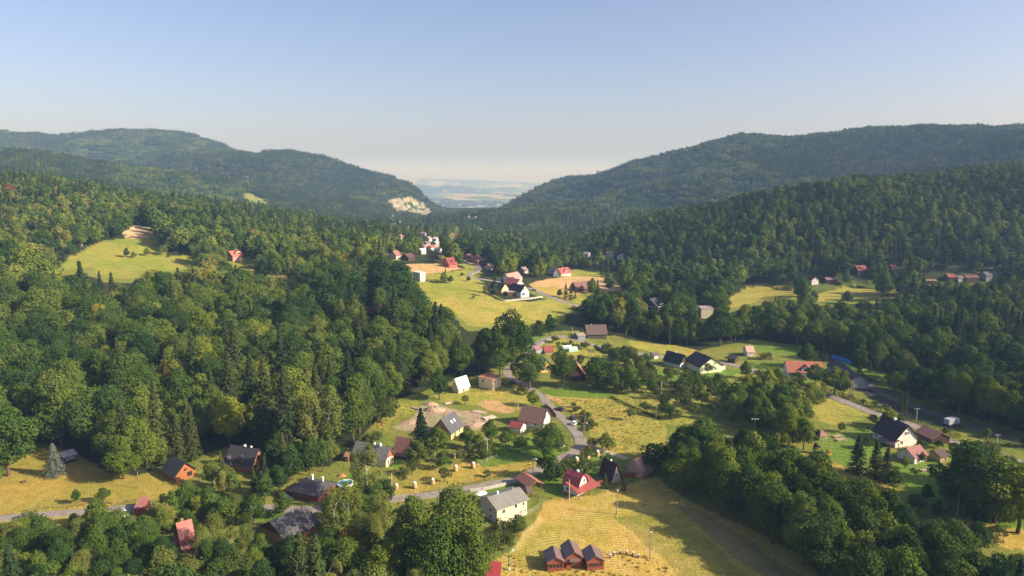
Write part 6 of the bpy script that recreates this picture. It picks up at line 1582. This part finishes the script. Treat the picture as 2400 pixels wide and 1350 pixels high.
for (kd, lm, dr), L_ in groups.items():
    L_.sort(key=lambda t: t['dd'])
    for i, t in enumerate(L_):
        o = tree_object(t, 'hi' if t['d'] < 420 else 'mid')
        u = (t['x'] * .37 + t['y'] * .11) % 1.0
        tone = '' if kd not in KN else ('rusty' if .5 < u < .508 else 'dark' if u < .25 else ('yellowish' if u > .90 and kd != 'spruce_tree' else ''))
        for c in (o.children or [o]): c.color = TONES[tone]
        nm = NICE[kd]; od = '' if len(L_) == 1 else ((ordw(i) + ' ') if i == 0 else ordw(i) + ' nearest ')
        lab = f"{tone + ' ' if tone else ''}{nm}, {od}{dr} the {LMK[lm][2]}"
        if len(L_) == 1: lab = f"{tone + ' ' if tone else ''}{nm}, only one directly {dr} the {LMK[lm][2]}"
        tag(o, lab, 'shrub' if kd in ('bush', 'purple_bush', 'yellow_bush', 'pale_bush', 'hedge_cone') else 'tree', {'fruit_tree': 'orchard trees', 'bush': 'garden bushes'}.get(kd, 'trees of the valley'))

# 4. everything smaller: masses of instances
def source_collection(name, objs):
    c = bpy.data.collections.new(name)
    for o in objs: c.objects.link(o)
    return c
def mass_object(name, label, pts, rots, scl, idx, coll):
    me = bpy.data.meshes.new(name); me.vertices.add(len(pts)); me.vertices.foreach_set("co", np.asarray(pts, np.float32).ravel())
    a = me.attributes.new("rot", 'FLOAT_VECTOR', 'POINT'); a.data.foreach_set("vector", np.asarray(rots, np.float32).ravel())
    a = me.attributes.new("scl", 'FLOAT_VECTOR', 'POINT'); a.data.foreach_set("vector", np.asarray(scl, np.float32).ravel())
    a = me.attributes.new("idx", 'INT', 'POINT'); a.data.foreach_set("value", np.asarray(idx, np.int32))
    o = bpy.data.objects.new(name, me); COL.objects.link(o)
    ng = bpy.data.node_groups.new(name, 'GeometryNodeTree')
    ng.interface.new_socket("Geometry", in_out='INPUT', socket_type='NodeSocketGeometry'); ng.interface.new_socket("Geometry", in_out='OUTPUT', socket_type='NodeSocketGeometry')
    gi = ng.nodes.new('NodeGroupInput'); go = ng.nodes.new('NodeGroupOutput'); ip = ng.nodes.new('GeometryNodeInstanceOnPoints'); ci = ng.nodes.new('GeometryNodeCollectionInfo')
    ci.inputs['Collection'].default_value = coll; ci.inputs['Separate Children'].default_value = True; ci.inputs['Reset Children'].default_value = True
    ip.inputs['Pick Instance'].default_value = True
    for nm, ty, so in (("rot", 'FLOAT_VECTOR', 'Rotation'), ("scl", 'FLOAT_VECTOR', 'Scale'), ("idx", 'INT', 'Instance Index')):
        na = ng.nodes.new('GeometryNodeInputNamedAttribute'); na.data_type = ty; na.inputs['Name'].default_value = nm
        ng.links.new(na.outputs['Attribute'], ip.inputs[so])
    ng.links.new(gi.outputs[0], ip.inputs['Points']); ng.links.new(ci.outputs[0], ip.inputs['Instance']); ng.links.new(ip.outputs[0], go.inputs[0])
    md = o.modifiers.new('instances', 'NODES'); md.node_group = ng
    tag(o, label, 'trees', None, 'stuff'); return o
def joined(name, cm, tm):
    """crown and trunk of one source tree in one mesh"""
    parts = [(m, np.empty(len(m.vertices) * 3, np.float32)) for m in (cm, tm) if m is not None]
    V = []; F = []; S = []; MI = []; off = 0
    for j, (m, co) in enumerate(parts):
        m.vertices.foreach_get("co", co); l = np.empty(len(m.loops), np.int32); m.loops.foreach_get("vertex_index", l); s = np.empty(len(m.polygons), np.int32); m.polygons.foreach_get("loop_total", s)
        V.append(co.reshape(-1, 3)); F.append(l + off); S.append(s); MI.append(np.full(len(s), j)); off += len(m.vertices)
    me = mesh_np(name, np.concatenate(V), np.concatenate(F), np.concatenate(S), [p[0].materials[0] for p in parts], np.concatenate(MI))
    return bpy.data.objects.new(name, me)
WOODN = {'broadleaf_tree': ('broadleaf_forest', "unbroken mass of broadleaf crowns covering the near hillsides"), 'beech_tree': ('beech_forest', "rounded dark beech crowns filling the near wooded slopes"),
         'birch_tree': ('birch_forest', "slender pale birches scattered through the near woods"), 'pale_tree': ('pale_forest', "paler yellow green crowns mixed into the near woods"), 'spruce_tree': ('spruce_forest', "pointed dark spruces standing among the near woods")}
allcount = 0
FX, FY, FZ, FK, FS = FAR1
for ki, kd in enumerate(KN):
    src = [joined('source_' + kd, *PROTO[kd, 'mid'][v]) for v in range(NVAR[kd])] + [joined('source_low_' + kd, *PROTO[kd, 'low'][v]) for v in range(3)]
    # names sort the children of the collection
    for j, o in enumerate(src): o.name = f"source_{chr(97 + j)}_{kd}"
    coll = source_collection('source_' + kd, src); nv = NVAR[kd]
    pts, sc, rot, idx = [], [], [], []
    for t in mass[kd]:
        if t['px'] < -700 or t['px'] > 3300: continue
        pts.append((t['x'], t['y'], t['z'])); sc.append((t['s'] * t['wr'],) * 2 + (t['s'],)); rot.append((0, 0, rt.uniform(0, 6.28)))
        idx.append(rt.integers(0, nv) if t['d'] < 560 else nv + rt.integers(0, 3))
    m = FK == ki
    for x, y, z, s in zip(FX[m], FY[m], FZ[m], FS[m]):
        w = rt.uniform(.95, 1.2); pts.append((x, y, z)); sc.append((s * w, s * w, s)); rot.append((0, 0, rt.uniform(0, 6.28))); idx.append(nv + rt.integers(0, 3))
    if pts: mass_object(WOODN[kd][0], WOODN[kd][1], pts, rot, sc, idx, coll)
    allcount += len(pts)
print("mass", allcount, "single", len(single))
# far hills: clumps of a dozen trees
def clump(seed, conif):
    r = np.random.default_rng(seed); V = []; MI = []
    g = 25.0; n = 4
    for i in range(n):
        for j in range(n):
            x = (i - 1.5) * g / n + r.uniform(-2.2, 2.2); y = (j - 1.5) * g / n + r.uniform(-2.2, 2.2)
            if r.random() < conif: c = crown_conifer(seed * 20 + i * 4 + j, 18, 7, 100, 2.1); mi = 1; s = .88 * r.uniform(.72, 1.1)
            elif r.random() < .25: c = crown_broad(seed * 20 + i * 4 + j, 14, 9, 120, 2.0, 9, .1, .3); mi = 2; s = .86 * r.uniform(.7, 1.05)
            else: c = crown_broad(seed * 20 + i * 4 + j, 15, 11, 130, 2.1, 9, .05, .3); mi = 0 if r.random() < .5 else 3; s = .86 * r.uniform(.72, 1.1)
            V.append(c * s + np.array((x, y, -1.0))); MI.append(np.full(len(c) // 4, mi))
    V = np.concatenate(V); n4 = len(V) // 4
    return bpy.data.objects.new('source', mesh_np('source_clump', V, np.arange(4 * n4), np.full(n4, 4), [M['broad'], M['conif'], M['pale'], M['beech']], np.concatenate(MI)))
cl = [clump(s, .12) for s in range(1, 5)] + [clump(s, .75) for s in range(5, 9)]
for j, o in enumerate(cl): o.name = f"source_{chr(97 + j)}_clump"
ccoll = source_collection('source_clumps', cl)
def far_forest(y0, y1, gap, xlim):
    X, Y = np.meshgrid(np.arange(-xlim, xlim, gap), np.arange(y0, y1, gap)); X = X.ravel() + rt.uniform(-.3, .3, X.size) * gap; Y = Y.ravel() + rt.uniform(-.3, .3, Y.size) * gap
    m = np.abs(X) < Y * .82 + 100; X, Y = X[m], Y[m]
    m = ~hidden(X, Y, terrain(X, Y), 45.0); X, Y = X[m], Y[m]
    ok, Z = allowed(X, Y, np.full(len(X), 16.0), np.full(len(X), 22.0)); return X[ok], Y[ok], Z[ok]
FFX, FFY, FFZ = far_forest(1350, 4300, 23.0, 3400)
m = (FFY < 3350) | ((FFZ - floor_z(FFX, FFY)) > 25) | (fbm(FFX / 350, FFY / 500, 2, 91) > .0)
FFX, FFY, FFZ = FFX[m], FFY[m], FFZ[m]
con = (fbm(FFX / 260, FFY / 260, 3, 95) + np.where(FFX < -300, .05, -.05)) > .04
zones = [('hillside_forest', "blue green forest covering the far ridges across the valley's shady side", (FFX < -60)), ('hillside_forest', "hazy forest covering the long sunlit ridge that faces the dark barn", (FFX >= -60) & (FFY > 0))]
zl = ["hazy forest on the long ridges behind the hillside meadow", "hazy forest on the long ridge above the dark wooded hill"]
for (nm, _, m), lab in zip(zones, zl):
    n = int(m.sum()); s = rt.uniform(.85, 1.1, n)
    mass_object(nm, lab, np.stack([FFX[m], FFY[m], FFZ[m]], 1), np.stack([np.zeros(n), np.zeros(n), rt.integers(0, 4, n) * math.pi / 2 + rt.uniform(-.3, .3, n)], 1), np.stack([s, s, s * rt.uniform(.9, 1.1, n)], 1), np.where(con[m], 4, 0) + rt.integers(0, 4, n), ccoll)
print("clumps", len(FFX))

# tall grass and weeds on the uncut meadows and rough margins
def tuft(seed):
    r = np.random.default_rng(seed); n = 26; a = r.uniform(0, 6.28, n); d = r.uniform(0, .55, n); h = r.uniform(.2, .5, n); V = []
    for i in range(n):
        x, y = d[i] * math.cos(a[i]), d[i] * math.sin(a[i]); b = r.uniform(0, 6.28); w = .14; lx_, ly_ = math.cos(b) * w, math.sin(b) * w; t1, t2 = r.normal(0, .22, 2)
        V += [(x - lx_, y - ly_, -.05), (x + lx_, y + ly_, -.05), (x + t1 + lx_ * .4, y + t2 + ly_ * .4, h[i]), (x + t1 - lx_ * .4, y + t2 - ly_ * .4, h[i])]
    return bpy.data.objects.new('source', mesh_np('source_tuft', V, np.arange(4 * n), np.full(n, 4), [M['grass']]))
M['grass'] = leafmat("tall_grass_blades", (.34, .30, .070), (.44, .36, .090), (.54, .42, .13), .4)
tf = [tuft(s) for s in range(3)]
for j, o in enumerate(tf): o.name = f"source_{chr(97 + j)}_tuft"
tcoll = source_collection('source_tufts', tf)
TX, TY = np.meshgrid(np.arange(-190, 260, 1.5), np.arange(140, 400, 1.5)); TX = TX.ravel() + rt.uniform(-.7, .7, TX.size); TY = TY.ravel() + rt.uniform(-.7, .7, TY.size)
tz = terrain(TX, TY); tpx, tpy, td_ = project(TX, TY, tz); keep_ = np.zeros(len(TX), bool)
tall = [([(1284,934),(1380,938),(1440,938),(1500,962),(1560,998),(1558,1040),(1530,1060),(1440,1058),(1385,1040),(1372,1005),(1345,975),(1300,950)], .75),
        ([(1440,938),(1500,905),(1600,905),(1700,935),(1700,965),(1660,1000),(1575,998),(1500,960)], .45), ([(868,1000),(890,975),(930,950),(980,945),(970,965),(925,985),(905,1010)], .6),
        ([(1170,1350),(1195,1300),(1230,1320),(1500,1345),(1560,1330),(1620,1400),(1100,1400)], .7), ([(1420,1300),(1500,1296),(1530,1315),(1500,1335),(1440,1325)], .8),
        ([(1880,1062),(1930,1075),(2020,1110),(2100,1150),(2090,1165),(2000,1130),(1900,1085)], .6), ([(0,1200),(330,1165),(340,1180),(200,1195),(0,1210)], .35), ([(1010,1150),(1240,1090),(1290,1076),(1250,1100),(1100,1140)], .5)]
for pts, dn in tall: keep_ |= inpoly(tpx, tpy, pts) & (rt.random(len(TX)) < dn * np.clip(.7 + 1.2 * fbm(TX / 9, TY / 9, 2, 33), .15, 1))
TX, TY, tz = TX[keep_], TY[keep_], tz[keep_]; n = len(TX); s = rt.uniform(.45, 1.0, n)
o = mass_object('tall_grass', "uncut golden grass of the sloping meadows and rough margins", np.stack([TX, TY, tz], 1), np.stack([np.zeros(n), np.zeros(n), rt.uniform(0, 6.28, n)], 1), np.stack([s, s, s * rt.uniform(.7, 1.3, n)], 1), rt.integers(0, 3, n), tcoll)
o['category'] = 'grass'
print("tufts", n)

# ------------------------------------------------------------------ haze: one closed box of thin air round camera and land
hz, t, out = newmat("haze"); pv = nn(t, "ShaderNodeVolumePrincipled")
pv.inputs['Color'].default_value = (.26, .45, .75, 1); pv.inputs['Absorption Color'].default_value = (.78, .53, 0, 1); pv.inputs['Density'].default_value = HAZE; pv.inputs['Anisotropy'].default_value = 0.0
t.links.new(pv.outputs[0], out.inputs['Volume'])
mb = MB().box((0, 15000, 150), (56000, 39000, 660)); hb = mb.build('haze', hz); tag(hb, "thin blue summer haze filling the valley and plain", None, None, 'stuff')
